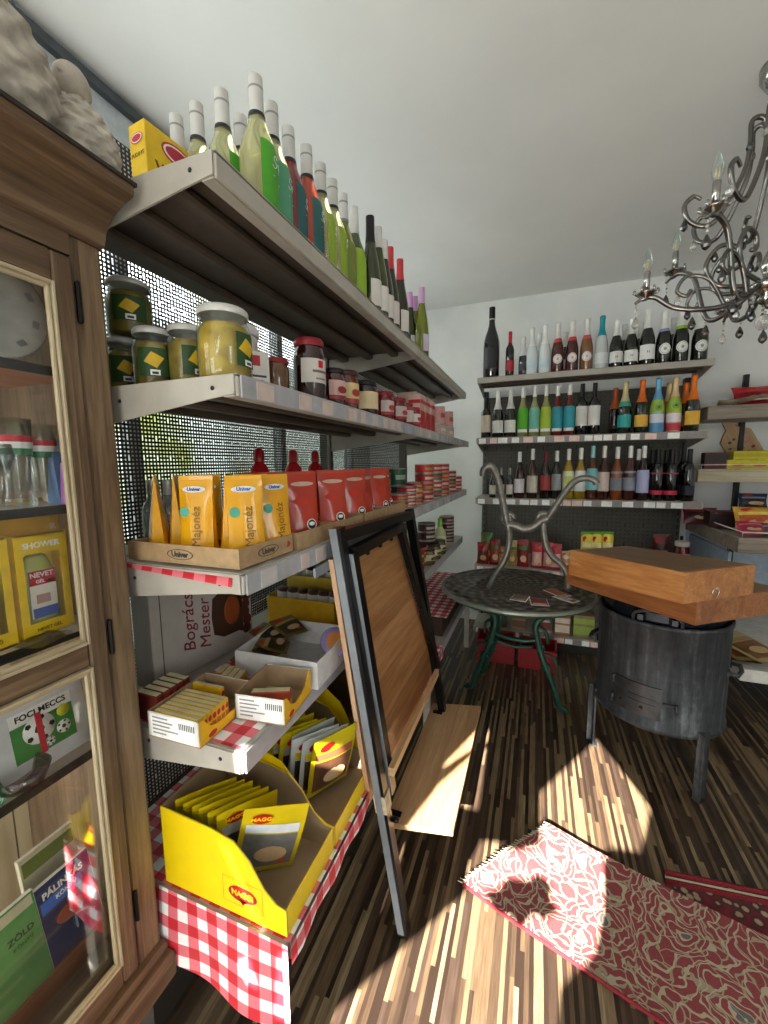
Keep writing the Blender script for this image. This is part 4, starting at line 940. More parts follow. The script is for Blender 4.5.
def skin(pr, z0, z1, m, off=.0006, half=None, seg=18, n_=6):
    zs = sorted({z0, z1, *[z for _, z in pr if z0 < z < z1]}); pts = [(prof_at(pr, z)+off, z) for z in zs]
    mb = MB()
    if half: mb.lathe(pts, m, max(8, seg//2), a0=-half, a1=half, cap=False)
    else: mb.lathe(pts, m, seg, cap=False); 
    return mb
_B = {}
def bottle_parts(style, r, h, gc, clear, capc, capz, labels, band=None, hexa=None, letter=None, capm=(.35, .3), seg=18, script=None):
    key = (style, r, h, gc, clear, capc, capz, tuple(labels), band, hexa, letter, seg, script)
    if key in _B: return _B[key]
    pr = profile(style, r, h)
    parts = [['glass', MB().lathe([(.0001, .002)]+pr+[(.0001, h)], glassm(gc, clear), seg, cap=False).mesh('glass')]]
    if capc:
        cm = mat(capc, capm[0], capm[1], .06)
        c = skin(pr, h*capz, h*.999, cm, .0012, None, seg); c.lathe([(prof_at(pr, h*.999)+.0012, h*.999), (.0001, h*1.004)], cm, seg, cap=False)
        if band: c.lathe([(prof_at(pr, h*capz)+.0016, h*capz), (prof_at(pr, h*(capz+.025))+.0016, h*(capz+.028))], mat(band, .4), seg, cap=False); c.lathe([(prof_at(pr, h*.92)+.0016, h*.915), (prof_at(pr, h*.93)+.0016, h*.93)], mat('#8d8b88', .4), seg, cap=False)
        parts.append(['capsule', c.mesh('capsule')])
    for (z0, z1, lc, hf) in labels:
        lb = skin(pr, h*z0, h*z1, mat(lc, .5, 0, .05), .0008, rad(hf) if hf < 180 else None, seg).mesh('label')
        subs = []
        if letter and (z0, z1, lc, hf) == labels[0]:
            t = MB(); put_text(t, letter, h*.075, DKGREY, face_px(prof_at(pr, h*(z0+z1)/2)+.0022, 0, h*(z0+z1)/2)); subs = [['lettering', t.mesh('lettering')]]
        if script and (z0, z1, lc, hf) == labels[0]:
            t = MB(); R_ = r+.0016; zc = h*(z0+(z1-z0)*.72)
            def onc(a_, z): return (R_*cos(a_), R_*sin(a_), z)
            t.tube(smooth_path([onc(-.05, zc+.008), onc(-.25, zc+.012), onc(-.35, zc+.003), onc(-.1, zc-.004), onc(-.3, zc-.013), onc(-.45, zc-.008)]), .0006, WHITE, 4)
            t.tube(smooth_path([onc(0, zc), onc(.12, zc+.004), onc(.2, zc-.006), onc(.35, zc+.003), onc(.5, zc-.006)]), .0005, WHITE, 4)
            t.tube(smooth_path([onc(-.4, zc-.028), onc(.3, zc-.034)]), .0005, WHITE, 4); subs = [['lettering', t.mesh('lettering')]]
        parts.append(['label', lb]+([subs] if subs else []))
    if hexa:
        z0, c0, c1 = hexa; R_ = prof_at(pr, h*z0); m_ = MB(); w_ = R_*.72
        def hp(k, q, o): a_ = k*PI/3+PI/6; yy = w_*q*cos(a_); return (math.sqrt(max((R_+o)**2-yy*yy, 1e-8)), yy, h*z0+w_*q*1.1*sin(a_))
        def fan(q, o, m): m_.add([(R_+o+.0004, 0, h*z0)]+[hp(k+j/3, q, o) for k in range(6) for j in range(3)], [(0, 1+i, 1+(i+1) % 18) for i in range(18)], m)
        fan(1, .0014, mat(c0, .45)); fan(.86, .0019, mat('#a9a8a4', .4)); fan(.78, .0024, mat(c0, .45)); fan(.28, .003, mat(c1, .45)); parts.append(['label', m_.mesh('label')])
    _B[key] = parts; return parts
def bottle(spec, label, x, y, z, rz=0, group=None, nm='wine_bottle', cat='bottle'):
    return thing(nm, bottle_parts(**spec), label, cat, (x, y, z+.0005), rz, group)
def S(style='slope', r=.037, h=.32, gc='#15170f', clear=0, capc='#d8d6d2', capz=.8, labels=((.12, .5, '#e8e6e2', 85),), **k):
    return dict(style=style, r=r, h=h, gc=gc, clear=clear, capc=capc, capz=capz, labels=tuple(labels), **k)
PALE = '#e6e2a4'
def sty(lc, gc=PALE, cl=.75): return S('slope', .040, .307, gc=gc, clear=cl, capc='#c9c6c2', capz=.74, band='#1a1a1c', labels=((.13, .56, lc, 62), (.06, .13, '#d9d7d2', 45)), script=1, seg=28)
zt = LSH[0][0]
G1 = 'wine bottles on the top left shelf'
TOPB = [
 (sty('#469a22'), 176, 112, 'pale wine bottle behind the yellow box, first from the left on the top shelf', 0),
 (sty('#469a22'), 196, 100, 'pale wine bottle right of the yellow box, only its shoulder and cap above the shelf', 0),
 (sty('#469a22'), 221, 87, 'pale wine bottle with a green label at the near corner of the top left shelf', 0),
 (sty('#4c8f6c'), 240, 112, 'pale wine bottle mostly hidden, its grey cap left of the tallest looking bottle', 0),
 (sty('#469a22'), 255, 73, 'pale wine bottle with bright green label, the tallest looking on the top left shelf', -12),
 (sty('#4c8f6c'), 271, 100, 'pale wine bottle with a sea green label, right of the bright green one', -8),
 (sty('#23585a', '#8f2a30', .35), 288, 124, 'dark rosé bottle with a teal label, left of the orange rosé', 0),
 (sty('#1d5556', '#c84a2a', .45), 306, 142, 'orange rosé bottle with a teal label on the top left shelf', -8),
 (sty('#8aa52c'), 320, 160, 'pale wine bottle with lime label, right after the orange rosé', 0),
 (sty('#8aa52c'), 332, 176, 'pale wine bottle with lime label, second after the orange rosé', 0),
 (S('slope', gc='#8a8a4a', clear=.4, capc='#cfcdca', capz=.74, band='#8d8b88', labels=((.1, .55, '#77803a', 80),), seg=20), 343, 190, 'olive wine bottle with grey cap between two lime labels', 0),
 (S('slope', gc='#45552c', clear=.2, capc='#cfcdca', capz=.74, labels=((.13, .58, '#8db02e', 80), (.06, .13, '#e9e7e2', 60)), seg=20), 354, 203, 'wine bottle with lime label and grey cap beside the black capped bottle', 0),
 (S('flute', .036, .33, '#30381a', .1, '#111214', .74, ((.1, .36, '#d9d2cd', 75),), seg=20), 370, 212, 'slim dark green bottle with a black cap on the top left shelf', 0),
 (S('flute', .035, .32, '#3a4218', .15, '#d2cfca', .78, ((.1, .36, '#d9d2cd', 75),)), 378, 223, 'slim green bottle with pale cap, just behind the black capped one', 0),
 (S('flute', .035, .31, '#2c331a', .1, '#d2cfca', .78, ((.1, .36, '#d9d2cd', 75),)), 384, 236, 'slim green bottle with pale cap, left of the red capped pair', 0),
 (S('flute', .035, .32, '#232a17', .05, '#c23a44', .74, ((.1, .36, '#d9cfca', 75),)), 390, 243, 'slim dark bottle with a red cap, the left of two on the top shelf', 0),
 (S('flute', .035, .32, '#2c331a', .05, '#c23a44', .74, ((.1, .36, '#d9cfca', 75),)), 400, 255, 'slim dark bottle with a red cap, the right of two on the top shelf', 0),
 (S('flute', .034, .31, '#353d12', .1, '#c99ac6', .77, ((.1, .34, '#d6cfd2', 75),)), 410, 288, 'slim green bottle with a pink cap, left of three at the shelf end', 0),
 (S('flute', .034, .31, '#6f7420', .3, '#c99ac6', .77, ((.1, .34, '#d6cfd2', 75),)), 415, 292, 'slim olive bottle with a pink cap, middle of three at the shelf end', 0),
 (S('flute', .034, .32, '#7c8420', .35, '#c99ac6', .77, ((.08, .32, '#cdbfd0', 70),)), 422, 283, 'slim olive bottle with a pink cap, last on the top left shelf', 0),
]
for sp, u, v, lab, rz in TOPB:
    p = at(u, v+4.5, z=zt+sp['h']+.002); bottle(sp, lab, min(p.x, -.5-sp['r']-.004), max(p.y, LY0+.045), zt, rad(rz+(28 if sp.get('script') else 8)), G1)
# a few bottles standing behind, seen between the front ones
for i, (y, k, lab) in enumerate(((1.00, 6, 'rosé bottle in the second row behind the teal labels'), (1.33, 9, 'pale bottle in the second row behind the lime labels'), (1.60, 15, 'red capped bottle in the second row behind the red capped pair'))):
    bottle(TOPB[k][0], lab, -.66, y, zt, 0, G1)
# pudding mix box
mb = MB(); mb.box(-.021, .021, -.06, .06, 0, .165, mat('#dcb418', .4), .0015)
fr = MB(); gb = mat('#a3a83a', .45); fr.box(-.020, .020, -.0608, -.06, .0, .03, gb); fr.box(.021, .0218, -.059, .059, 0, .03, gb)
def oval(b, M4, rx, ry, m, o=0, seg=20): b.add([M4 @ Vector((0, 0, o))]+[M4 @ Vector((rx*cos(i*2*PI/seg), ry*sin(i*2*PI/seg), o)) for i in range(seg)], [(0, 1+i, 1+(i+1) % seg) for i in range(seg)], m)
RB = mat('#b0283c', .4); OR_ = mat('#d9822a', .45)
for M4, s_ in ((face_ny(0, -.0602, .14), .6), (face_px(.0212, 0, .14), 1.2)):
    oval(fr, M4, .026*s_, .014*s_, RB, .0004); oval(fr, M4, .023*s_, .0115*s_, mat('#ece0e0', .4), .0007); oval(fr, M4, .020*s_, .009*s_, RB, .001)
put_text(fr, 'VANÍLIA', .026, mat('#4a3d1a', .5), face_px(.0216, .004, .10), bold=.0006); oval(fr, face_px(.0212, -.02, .055), .018, .022, OR_, .0005); put_text(fr, 'PUDING', .009, mat('#7c6a16', .5), face_ny(0, -.0604, .115))
thing('pudding_box', [('carton', mb), ('box_print', fr)], 'yellow pudding mix box with a red oval at the end of the top left shelf', 'box', (-.795, .765, zt+.0005), rad(-6), None, 1.24)
# ------------------------------------------------------------------ jars
def jar_parts(r, h, fill, lid, lab, labc=None, clear=.0, hf=60, z0=.2, z1=.68, deco=None, lidh=.1, seg=22):
    key = ('jar', r, h, fill, lid, lab, labc, clear, hf, z0, z1, str(deco), lidh)
    if key in _B: return _B[key]
    pr = [(r*.88, 0), (r, h*.05), (r, h*.70), (r*.95, h*.78), (r*.86, h*.84), (r*.86, h*.90)]
    P = []
    if clear:
        P.append(['glass', MB().lathe([(.0001, .001)]+pr, CLEAR, seg, cap=False).mesh('glass')])
        f = MB(); q = [(.0001, .004), (r*.85, .004), (r*.94, h*.06), (r*.94, h*.69), (r*.8, h*.78), (.0001, h*.78)]
        f.lathe(q, mat(fill, .3, 0, .35, 30, .6), seg, cap=False); P.append(['filling', f.mesh('filling')])
    else: P.append(['glass', MB().lathe([(.0001, .001)]+pr, mat(fill, .08, 0, .25, 30, coat=.8), seg, cap=False).mesh('glass')])
    lm = mat(lid, .35, .2, .08); rl = r*.92
    P.append(['lid', MB().lathe([(rl, h*(1-lidh-.03)), (rl+.001, h*(1-lidh)), (rl+.001, h*.97), (rl-.003, h), (rl-.006, h*.995), (.0001, h*.99)], lm, seg, cap=False).mesh('lid')])
    if lab:
        lb = skin(pr, h*z0, h*z1, mat(lab, .5, 0, .06), .0009, rad(hf), 22).mesh('label'); sub = []
        d = MB()
        if deco == 'diamond':
            def cq(q, m_, o):
                def fn(u, v):
                    a_ = (q[0][0]*(1-u)+q[1][0]*u)*(1-v)+(q[3][0]*(1-u)+q[2][0]*u)*v; z_ = (q[0][1]*(1-u)+q[1][1]*u)*(1-v)+(q[3][1]*(1-u)+q[2][1]*u)*v
                    return ((r+o)*cos(a_), (r+o)*sin(a_), z_)
                d.grid(6, 6, fn, m_)
            c, hh = (z0+z1)/2*h+.004, h*.125
            cq([(-.46, c-hh*.25), (.08, c-hh), (.42, c+hh*.3), (-.12, c+hh)], mat('#d9b01c', .45), .0017); cq([(-.2, h*z0+.002), (.22, h*z0+.002), (.22, h*z0+.013), (-.2, h*z0+.013)], WHITE, .0017); cq([(-.12, h*z0+.004), (.14, h*z0+.004), (.14, h*z0+.009), (-.12, h*z0+.009)], DKGREY, .0021)
        if deco == 'red':
            d.lathe([(r+.0015, h*(z1-.14)), (r+.0015, h*(z1-.03))], RED, 4, a0=-.12, a1=.25, cap=False); d.lathe([(r+.0015, h*(z0+.16)), (r+.0015, h*(z0+.2))], mat('#6d5a58', .5), 8, a0=-.5, a1=.6, cap=False); d.lathe([(r+.0015, h*(z0+.05)), (r+.0015, h*(z0+.08))], mat('#8d7a78', .5), 8, a0=-.3, a1=.5, cap=False)
        if deco == 'band': d.lathe([(r+.0015, h*z0), (r+.0015, h*(z0+.1))], mat(labc, .45), 12, a0=-rad(hf), a1=rad(hf), cap=False); oval(d, face_px(r+.0012, 0, h*(z0+z1)/2), r*.45, h*.09, mat(labc, .45), .001)
        if d.v: sub = [['label_print', d.mesh('label_print')]]
        P.append(['label', lb]+([sub] if sub else []))
    _B[key] = P; return P
def jar(pp, label, x, y, z, rz=0, group=None, nm='jar'): return thing(nm, pp, label, 'jar', (x, y, z+.0006), rz, group)
z2 = LSH[1][0]; G2 = 'jars on the second left shelf'
PK = dict(fill='#8a7434', lid='#c9c6c2', lab='#2c4a22', deco='diamond', clear=1, hf=42, z0=.22, z1=.66)
PK['lidh'] = .075
def jx(u, v, y): return at(u, v, y=y).x
jar(jar_parts(.044, .128, **PK), 'jar of pickles with a green label beside the cabinet, under the stacked jar', jx(126, 350, .69), .69, z2, rad(-38), G2, 'pickle_jar')
jar(jar_parts(.046, .118, **PK), 'jar of pickles stacked on top of another beside the cabinet', jx(128, 290, .69), .69, z2+.1295, rad(-38), G2, 'pickle_jar')
jar(jar_parts(.0425, .130, **PK), 'pickle jar with yellow diamond label, second of the front four', jx(154, 348, .67), .67, z2, rad(-42), G2, 'pickle_jar')
jar(jar_parts(.041, .133, **{**PK, 'fill': '#9c8340'}), 'pickle jar with yellow diamond label, left of the big yellow peach jar', jx(188, 344, .69), .69, z2, rad(-20), G2, 'pickle_jar')
jar(jar_parts(.0505, .141, **{**PK, 'fill': '#bd9c42', 'hf': 30}), 'biggest jar, full of yellow fruit, at the near corner of the second shelf', jx(224, 340, .66), .66, z2, rad(6), G2, 'fruit_jar')
mb = MB().lathe([(.050, 0), (.052, .004), (.052, .138), (.050, .14)], mat('#d3cecb', .4), 28).lathe([(.054, .14), (.055, .143), (.055, .158), (.052, .162), (.0001, .162)], mat('#dedad8', .4), 28, cap=False)
thing('canister', mb, 'white canister with a white lid behind the biggest jar', 'canister', (jx(234, 330, .80), .80, z2+.0006), 0)
mb = MB().box(-.02, .02, -.028, .028, 0, .10, mat('#ded6d2', .5), .001); pr_ = MB().box(.02, .0206, -.018, .006, .066, .09, RED); pr_.box(.02, .0206, -.02, .02, .04, .045, DKGREY).box(.02, .0206, -.02, .012, .03, .034, DKGREY).box(.02, .0206, -.02, .018, .018, .022, DKGREY)
pr_.box(-.012, .008, -.0286, -.028, .066, .09, RED)
thing('spice_carton', [('carton', mb), ('box_print', pr_)], 'small white carton with a red square, right of the biggest jar', 'carton', (at(255, 362, y=.775).x, .775, z2+.0006), rad(-35), None, .92)
J = [
 (276, -.585, .93, dict(r=.032, h=.09, fill='#5a3616', lid='#8d1f28', lab=None), 'brown jar with dark red lid between the white carton and the tall dark jar'),
 (310, -.54, .965, dict(r=.039, h=.150, fill='#2a0d10', lid='#8a1c26', lab='#c9c0ba', deco='red', hf=70, z0=.28, z1=.66), 'tallest dark jar with white label and red lid on the second shelf'),
 (333, -.54, 1.065, dict(r=.035, h=.105, fill='#3a1212', lid='#1d1718', lab='#d0a9a4', deco='band', labc='#8d2a30'), 'dark jar with black lid and pink label, right of the tallest dark jar'),
 (347, -.54, 1.165, dict(r=.035, h=.118, fill='#5a1816', lid='#3a1a18', lab='#d8c08a', deco='band', labc='#a53528'), 'dark jar with a cream and red label, third from the tallest one'),
 (365, -.545, 1.31, dict(r=.043, h=.115, fill='#241413', lid='#1b1514', lab='#d3bd94', hf=80), 'dark jar with a wide black lid and cream label on the second shelf'),
 (383, -.54, 1.47, dict(r=.04, h=.105, fill='#6a1418', lid='#8d1c26', lab='#bfb2ac', deco='band', labc='#a3262e'), 'red jar with white label, nearest of the red jar row'),
 (397, -.54, 1.58, dict(r=.038, h=.105, fill='#6a1418', lid='#8d1c26', lab='#bfb2ac', deco='band', labc='#a3262e'), 'red jar with white label, second of the red jar row'),
 (405, -.54, 1.68, dict(r=.036, h=.10, fill='#7a161c', lid='#8d1c26', lab='#bfb2ac'), 'red jar with white label, third of the red jar row'),
 (413, -.535, 1.775, dict(r=.034, h=.095, fill='#8a161c', lid='#a02028', lab='#e0d8d4', deco='band', labc='#b8262e'), 'red jar with a red banded label, last of the red jar row'),
 (380, -.66, 1.40, dict(r=.036, h=.12, fill='#5a1418', lid='#8d1c26', lab='#bfb2ac'), 'red jar standing in the row behind the black lidded jar'),
 (404, -.65, 1.62, dict(r=.036, h=.12, fill='#5a1418', lid='#8d1c26', lab='#bfb2ac'), 'red jar standing behind the red jar row'),
]
for u, x, y, k, lab in J: jar(jar_parts(**k), lab, x, at(u, 386, x=x).y, z2, rad(-20), G2)
def carton(w_, d_, h_, c, c2, c3=None, bands=((.55, .8),), nm=None):
    key = ('carton', w_, d_, h_, c, c2, c3, bands)
    if key in _B: return _B[key]
    a = MB().box(-d_/2, d_/2, -w_/2, w_/2, 0, h_, mat(c, .45), .001); b = MB(); m = mat(c2, .45)
    for z0, z1 in bands: b.box(d_/2, d_/2+.0006, -w_/2+.001, w_/2-.001, h_*z0, h_*z1, m); b.box(-d_/2+.001, d_/2-.001, -w_/2-.0006, -w_/2, h_*z0, h_*z1, m)
    if c3: oval(b, face_px(d_/2+.0006, 0, h_*.4), w_*.3, h_*.14, mat(c3, .45), .0005); oval(b, face_ny(0, -w_/2-.0006, h_*.4), d_*.3, h_*.14, mat(c3, .45), .0005)
    _B[key] = [['carton', a.mesh('carton')], ['box_print', b.mesh('box_print')]]; return _B[key]
G3 = 'tall red and white cartons on the second left shelf'
for i, (x, y, lab) in enumerate(((-.545, 1.90, 'tall red and white carton, nearest of three on the second shelf'), (-.545, 2.00, 'tall red and white carton, middle of three on the second shelf'), (-.545, 2.10, 'tall red and white carton, farthest of three on the second shelf'))):
    thing('paprika_carton', carton(.075, .06, .165, '#cfa8a0', '#b8222c', '#a01c26', ((.05, .55), (.75, .85))), lab, 'carton', (x, y, z2+.0006), 0, G3)
thing('spice_carton', carton(.16, .1, .205, '#b9a58e', '#c7b8a4', None, ((.1, .3),)), 'beige carton standing behind the tall red and white cartons', 'carton', (-.63, 2.10, z2+.0006))
def can_parts(r, h, c, c2, seg=18):
    key = ('can', r, h, c, c2)
    if key in _B: return _B[key]
    metal = mat('#b9b5ae', .3, .9)
    a = MB().lathe([(.0001, .001), (r, .0), (r, .003), (r*.975, .004), (r*.975, h-.004), (r, h-.003), (r, h), (r*.93, h), (r*.92, h-.003), (.0001, h-.003)], metal, seg, cap=False)
    b = MB().lathe([(r*.98, .005), (r*.98, h-.005)], mat(c, .4), seg, cap=False); d = MB().lathe([(r*.99, h*.35), (r*.99, h*.62)], mat(c2, .4), 8, a0=-.8, a1=.6, cap=False)
    _B[key] = [['tin', a.mesh('tin')], ['label', b.mesh('label'), [['label_print', d.mesh('label_print')]]]]; return _B[key]
for x, y, lab in ((-.54, 2.28, 'pink labelled can, nearer of two near the end of the second shelf'), (-.54, 2.52, 'pink labelled can, farther of two near the end of the second shelf')):
    thing('can', can_parts(.055, .06, '#b89a90', '#c9beb4'), lab+', lower one', 'can', (x, y, z2+.0006), 0, 'cans on the second left shelf')
    thing('can', can_parts(.05, .095, '#c08a86', '#9c4a48'), lab+', upper one', 'can', (x, y, z2+.0616), 0, 'cans on the second left shelf')
# ------------------------------------------------------------------ third shelf: pouches and tins
z3 = LSH[2][0]
GTOP = gingham('gingham_top', 'x', 'y'); GEND = gingham('gingham_end', 'x', 'z'); GFR = gingham('gingham_front', 'y', 'z')
def cloth(name, label, x0, x1, y0, y1, z, seed=1):
    r = random.Random(seed); ph = r.random()*6
    b = MB().grid(30, 10, lambda u, v: (x0+(x1-x0)*u, y0+(y1-y0)*v, z+.0012+.0006*sin(30*u+ph)*sin(9*v)), GTOP)
    return tag(ob(name, b), label, 'tablecloth')
mb = MB().grid(30, 6, lambda u, v: (-.84+.33*u, LY0+.004+.30*(1-v) if v < .75 else LY0+.004-.0055*(v-.75)*4-.002, z3+.0015 if v < .75 else z3+.0015-.026*(v-.75)*4*(.25+.75*u)), GTOP)
tag(ob('tablecloth', mb), 'red and white checked cloth edge showing under the yellow pouches', 'tablecloth')
KRAFT = mat('#a98a66', .7, var=.15, scale=60); KRAFTI = mat('#8a6d4d', .75)
def tray(w_, d_, h_, m, mi, logo=None, lm=None):
    t = .003; b = MB(); b.box(-d_/2, d_/2, -w_/2, w_/2, 0, t, m)
    b.box(-d_/2, -d_/2+t, -w_/2, w_/2, t, h_, m); b.box(d_/2-t, d_/2, -w_/2, w_/2, t, h_, m); b.box(-d_/2+t, d_/2-t, -w_/2, -w_/2+t, t, h_, m); b.box(-d_/2+t, d_/2-t, w_/2-t, w_/2, t, h_, m)
    P = [['tray', b]]
    if logo:
        l = MB()
        for M4, o in ((face_px(d_/2+.0002, 0, h_*.5), 0), (face_ny(0, -w_/2-.0002, h_*.5), 0)):
            oval(l, M4, .034, h_*.28, DKGREY, .0003); oval(l, M4, .031, h_*.24, m, .0006); put_text(l, logo, .0155, DKGREY, M4 @ Matrix.Translation((0, 0, .0009)), bold=.0006)
        P.append(['logo', l])
    return P
def pouch_parts(w_, h_, c, d_=.05, kind=0):
    key = ('pouch', w_, h_, c, d_, kind)
    if key in _B: return _B[key]
    m = mat(c, .28, 0, .08, 12, coat=.4); b = MB()
    def fn(s):
        def g_(u, v):
            e = (1-v)**.8; x = s*(d_/2*e*(1-.55*abs(2*u-1)**2.5)+.0012)+s*.0015*sin(14*u+5*v)*(1-v); return (x, (u-.5)*w_*(1-.05*v*(1-v)*4), v*h_)
        return g_
    b.grid(12, 12, fn(1), m); b.grid(12, 12, lambda u, v: fn(-1)(1-u, v), m); b.grid(12, 1, lambda u, v: tuple(Vector(fn(1)(u, 0)).lerp(Vector(fn(-1)(u, 0)), v)), m)
    for uu in (0, 1): b.grid(1, 12, lambda u, v: tuple(Vector(fn(1)(uu, v)).lerp(Vector(fn(-1)(uu, v)), u)), m)
    b.box(-.0013, .0013, -w_/2, w_/2, h_, h_+.008, m)
    l = MB(); sl = -math.atan2(d_/2*.55, h_*.9)
    def on(y, z): return Matrix.Translation((fn(1)(y/w_+.5, z/h_)[0]+.0012, y, z)) @ Matrix.Rotation(sl*1.1, 4, 'Y') @ face_px(0, 0, 0)
    if kind == 0:
        oval(l, on(-.002, h_*.88), w_*.34, h_*.04, mat('#d9dfe6', .4), .0008); put_text(l, 'Univer', .010, mat('#4a3d86', .4), on(-.002, h_*.88) @ Matrix.Translation((0, 0, .0016)), bold=.0003)
        put_text(l, 'Majonéz', .024, mat('#7a5a10', .5), on(.004, h_*.42) @ Matrix.Translation((0, 0, .002)) @ Matrix.Rotation(PI/2, 4, 'Z'))
        oval(l, on(-w_*.3, h_*.6), .010, .010, mat('#4fa08a', .45), .001); oval(l, on(w_*.14, h_*.1), .012, .008, mat('#a03020', .45), .0015)
    else:
        oval(l, on(0, h_*.86), w_*.36, h_*.035, mat('#c9a898', .4), .0008); oval(l, on(w_*.16, h_*.24), .014, .014, WHITE, .0016); oval(l, on(w_*.16, h_*.24), .0115, .0115, BLACK, .0022); oval(l, on(w_*.16, h_*.25), .008, .005, WHITE, .0028)
        oval(l, on(-w_*.1, h_*.6), w_*.22, h_*.06, mat('#c22a10', .4), .0008)
    _B[key] = [['pouch_body', b.mesh('pouch_body')], ['print', l.mesh('print')]]; return _B[key]
thing('display_carton', tray(.175, .285, .038, KRAFT, KRAFTI, 'Univer'), 'brown display carton holding the yellow pouches at the near end of the shelf', 'carton', (-.648, .672, z3+.0035))
YP = pouch_parts(.070, .160, '#e0a008', .045)
GY = 'yellow pouches in the near brown carton'
for x, y, r, lab in ((-.765, .64, 45, 'yellow pouch seen edge on, first from the left in the brown carton'), (-.722, .655, 38, 'yellow pouch seen edge on, second from the left in the brown carton'), (-.688, .70, -25, 'yellow pouch half behind the lettered one, third from the left'),
                     (-.640, .628, -72, 'yellow pouch facing the front with full lettering, in the brown carton'), (-.590, .664, 30, 'yellow pouch seen edge on right of the lettered one, in the sunlight'), (-.60, .745, -60, 'yellow pouch at the back of the brown carton, between the others'),
                     (-.545, .655, -42, 'yellow pouch near the right corner of the brown carton'), (-.533, .735, -22, 'yellow pouch at the far right corner of the brown carton')):
    thing('yellow_pouch', YP, lab, 'pouch', (x, y, z3+.007), rad(r), GY)
OP = pouch_parts(.090, .165, '#b82c06', .06, 1)
GO = 'orange pouches in brown cartons'; n_o = 0
ordn = ['first', 'second', 'third', 'fourth', 'fifth', 'sixth', 'seventh', 'eighth', 'ninth', 'tenth', 'eleventh', 'twelfth']
for i, (y, w_, lab) in enumerate(((.86, .17, 'brown carton of orange pouches right beside the yellow pouches'), (1.05, .19, 'brown carton of orange pouches, second from the near end'), (1.26, .2, 'brown carton of orange pouches, third from the near end'), (1.475, .2, 'brown carton of orange pouches, farthest from the near end'))):
    thing('display_carton', tray(w_, .26, .04, KRAFT, KRAFTI), lab, 'carton', (-.632, y, z3+.0006))
for i, (x, y, r) in enumerate(((-.665, .82, 20), (-.615, .835, -50), (-.56, .885, -28), (-.60, .985, 12), (-.555, 1.04, -34), (-.61, 1.10, -5), (-.555, 1.19, -30), (-.56, 1.30, 2), (-.555, 1.41, -26), (-.57, 1.51, -8))):
    thing('orange_pouch', OP, f'orange pouch with a black and white emblem, {ordn[i]} from the near end of the row', 'pouch', (x, y, z3+.0045), rad(r), GO)
def squeeze(): 
    b = MB(); m = mat('#b01a20', .25, coat=.5); b.X = Matrix.Diagonal((.75, 1, 1, 1)); b.lathe([(.0001, 0), (.03, 0), (.034, .01), (.032, .1), (.034, .15), (.028, .185), (.014, .2), (.013, .205)], m, 20, cap=False); b.X = None
    c = MB().lathe([(.015, .203), (.0155, .206), (.014, .24), (.006, .245), (.0001, .245)], mat('#a81620', .35), 16, cap=False)
    l = MB(); l.X = Matrix.Diagonal((.75, 1, 1, 1)); l.lathe([(.0335, .03), (.0335, .12)], mat('#d9d0d4', .45), 12, a0=-1.1, a1=1.1, cap=False); l.X = None
    return [['bottle_body', b.mesh('bottle_body')], ['cap', c.mesh('cap')], ['label', l.mesh('label')]]
SQ = squeeze()
for i, (u, lab) in enumerate(((259, 'red ketchup bottle behind the yellow pouches, leftmost of three'), (293, 'red ketchup bottle behind the orange pouches, middle of three'), (315, 'red ketchup bottle behind the orange pouches, rightmost of three'))):
    p = at(u, 458, x=-.80); thing('ketchup_bottle', SQ, lab, 'bottle', (-.80, p.y, z3+.0006), rad(-30), 'ketchup bottles on the third left shelf')
CLB = bottle_parts('squat', .026, .16, '#b9bcb8', .6, '#d5d5d2', .78, ((.15, .5, '#cfd2d0', 80),))
for x, lab in ((-.90, 'small clear bottle against the perforated back, behind the yellow pouches'), (-.845, 'small clear bottle beside the first yellow pouch')):
    thing('bottle', CLB, lab, 'bottle', (x, .74, z3+.0006), 0, 'small clear bottles on the third left shelf')
# tins beyond the orange pouches
GT = 'flat tins and cans stacked on the third left shelf'
k_ = 0
where = ['in front', 'behind']
def tin_stack(x, y, n_, r, h, cs, desc):
    for k in range(n_):
        c, c2 = cs[k % len(cs)]; pos = 'bottom' if k == 0 else ('top' if k == n_-1 else ordn[k]+' from the bottom')
        thing('tin', can_parts(r, h, c, c2, 16), f'{desc}, {pos}' if n_ > 1 else desc, 'tin', (x, y, z3+.0006+k*(h+.0006)), rad(-25), GT)
RD = ('#a3161e', '#c9b3a0'); RD2 = ('#b51d22', '#8c8f3a'); GRD = ('#1f4a35', '#9fb09a'); GR2 = ('#2f5a3a', '#b8452a')
tin_stack(-.56, 1.66, 2, .045, .032, [RD2], 'red tin in the low stack right of the orange pouches')
tin_stack(-.555, 1.77, 3, .045, .03, [RD], 'red tin in the three high stack by the dark green cans')
tin_stack(-.68, 1.76, 2, .05, .075, [GRD], 'dark green can behind the low red tins')
tin_stack(-.66, 1.92, 2, .05, .085, [GRD, GRD], 'dark green can at the shelf joint')
tin_stack(-.56, 1.91, 3, .042, .034, [RD2, ('#c9a03a', '#a3161e')], 'red and yellow tin in the stack at the shelf joint')
tin_stack(-.55, 2.06, 4, .05, .047, [RD, RD2], 'red tin in the first tall stack')
tin_stack(-.55, 2.26, 4, .05, .047, [GR2, RD], 'green and red tin in the second tall stack')
tin_stack(-.55, 2.46, 4, .05, .047, [RD2, RD], 'red tin in the third tall stack')
tin_stack(-.55, 2.68, 3, .052, .047, [RD, GR2], 'dark tin in the fourth tall stack')
tin_stack(-.55, 2.90, 2, .052, .05, [RD], 'red tin in the last stack at the far end')
# ------------------------------------------------------------------ fourth shelf
z4 = LSH[3][0]
cloth('tablecloth', 'red and white checked cloth lying under the white and yellow trays', -.80, -.525, LY0+.01, 1.12, z4, 2)
GREYB = mat('#b0a8a2', .55, var=.06); PANW = mat('#efeeec', .5)
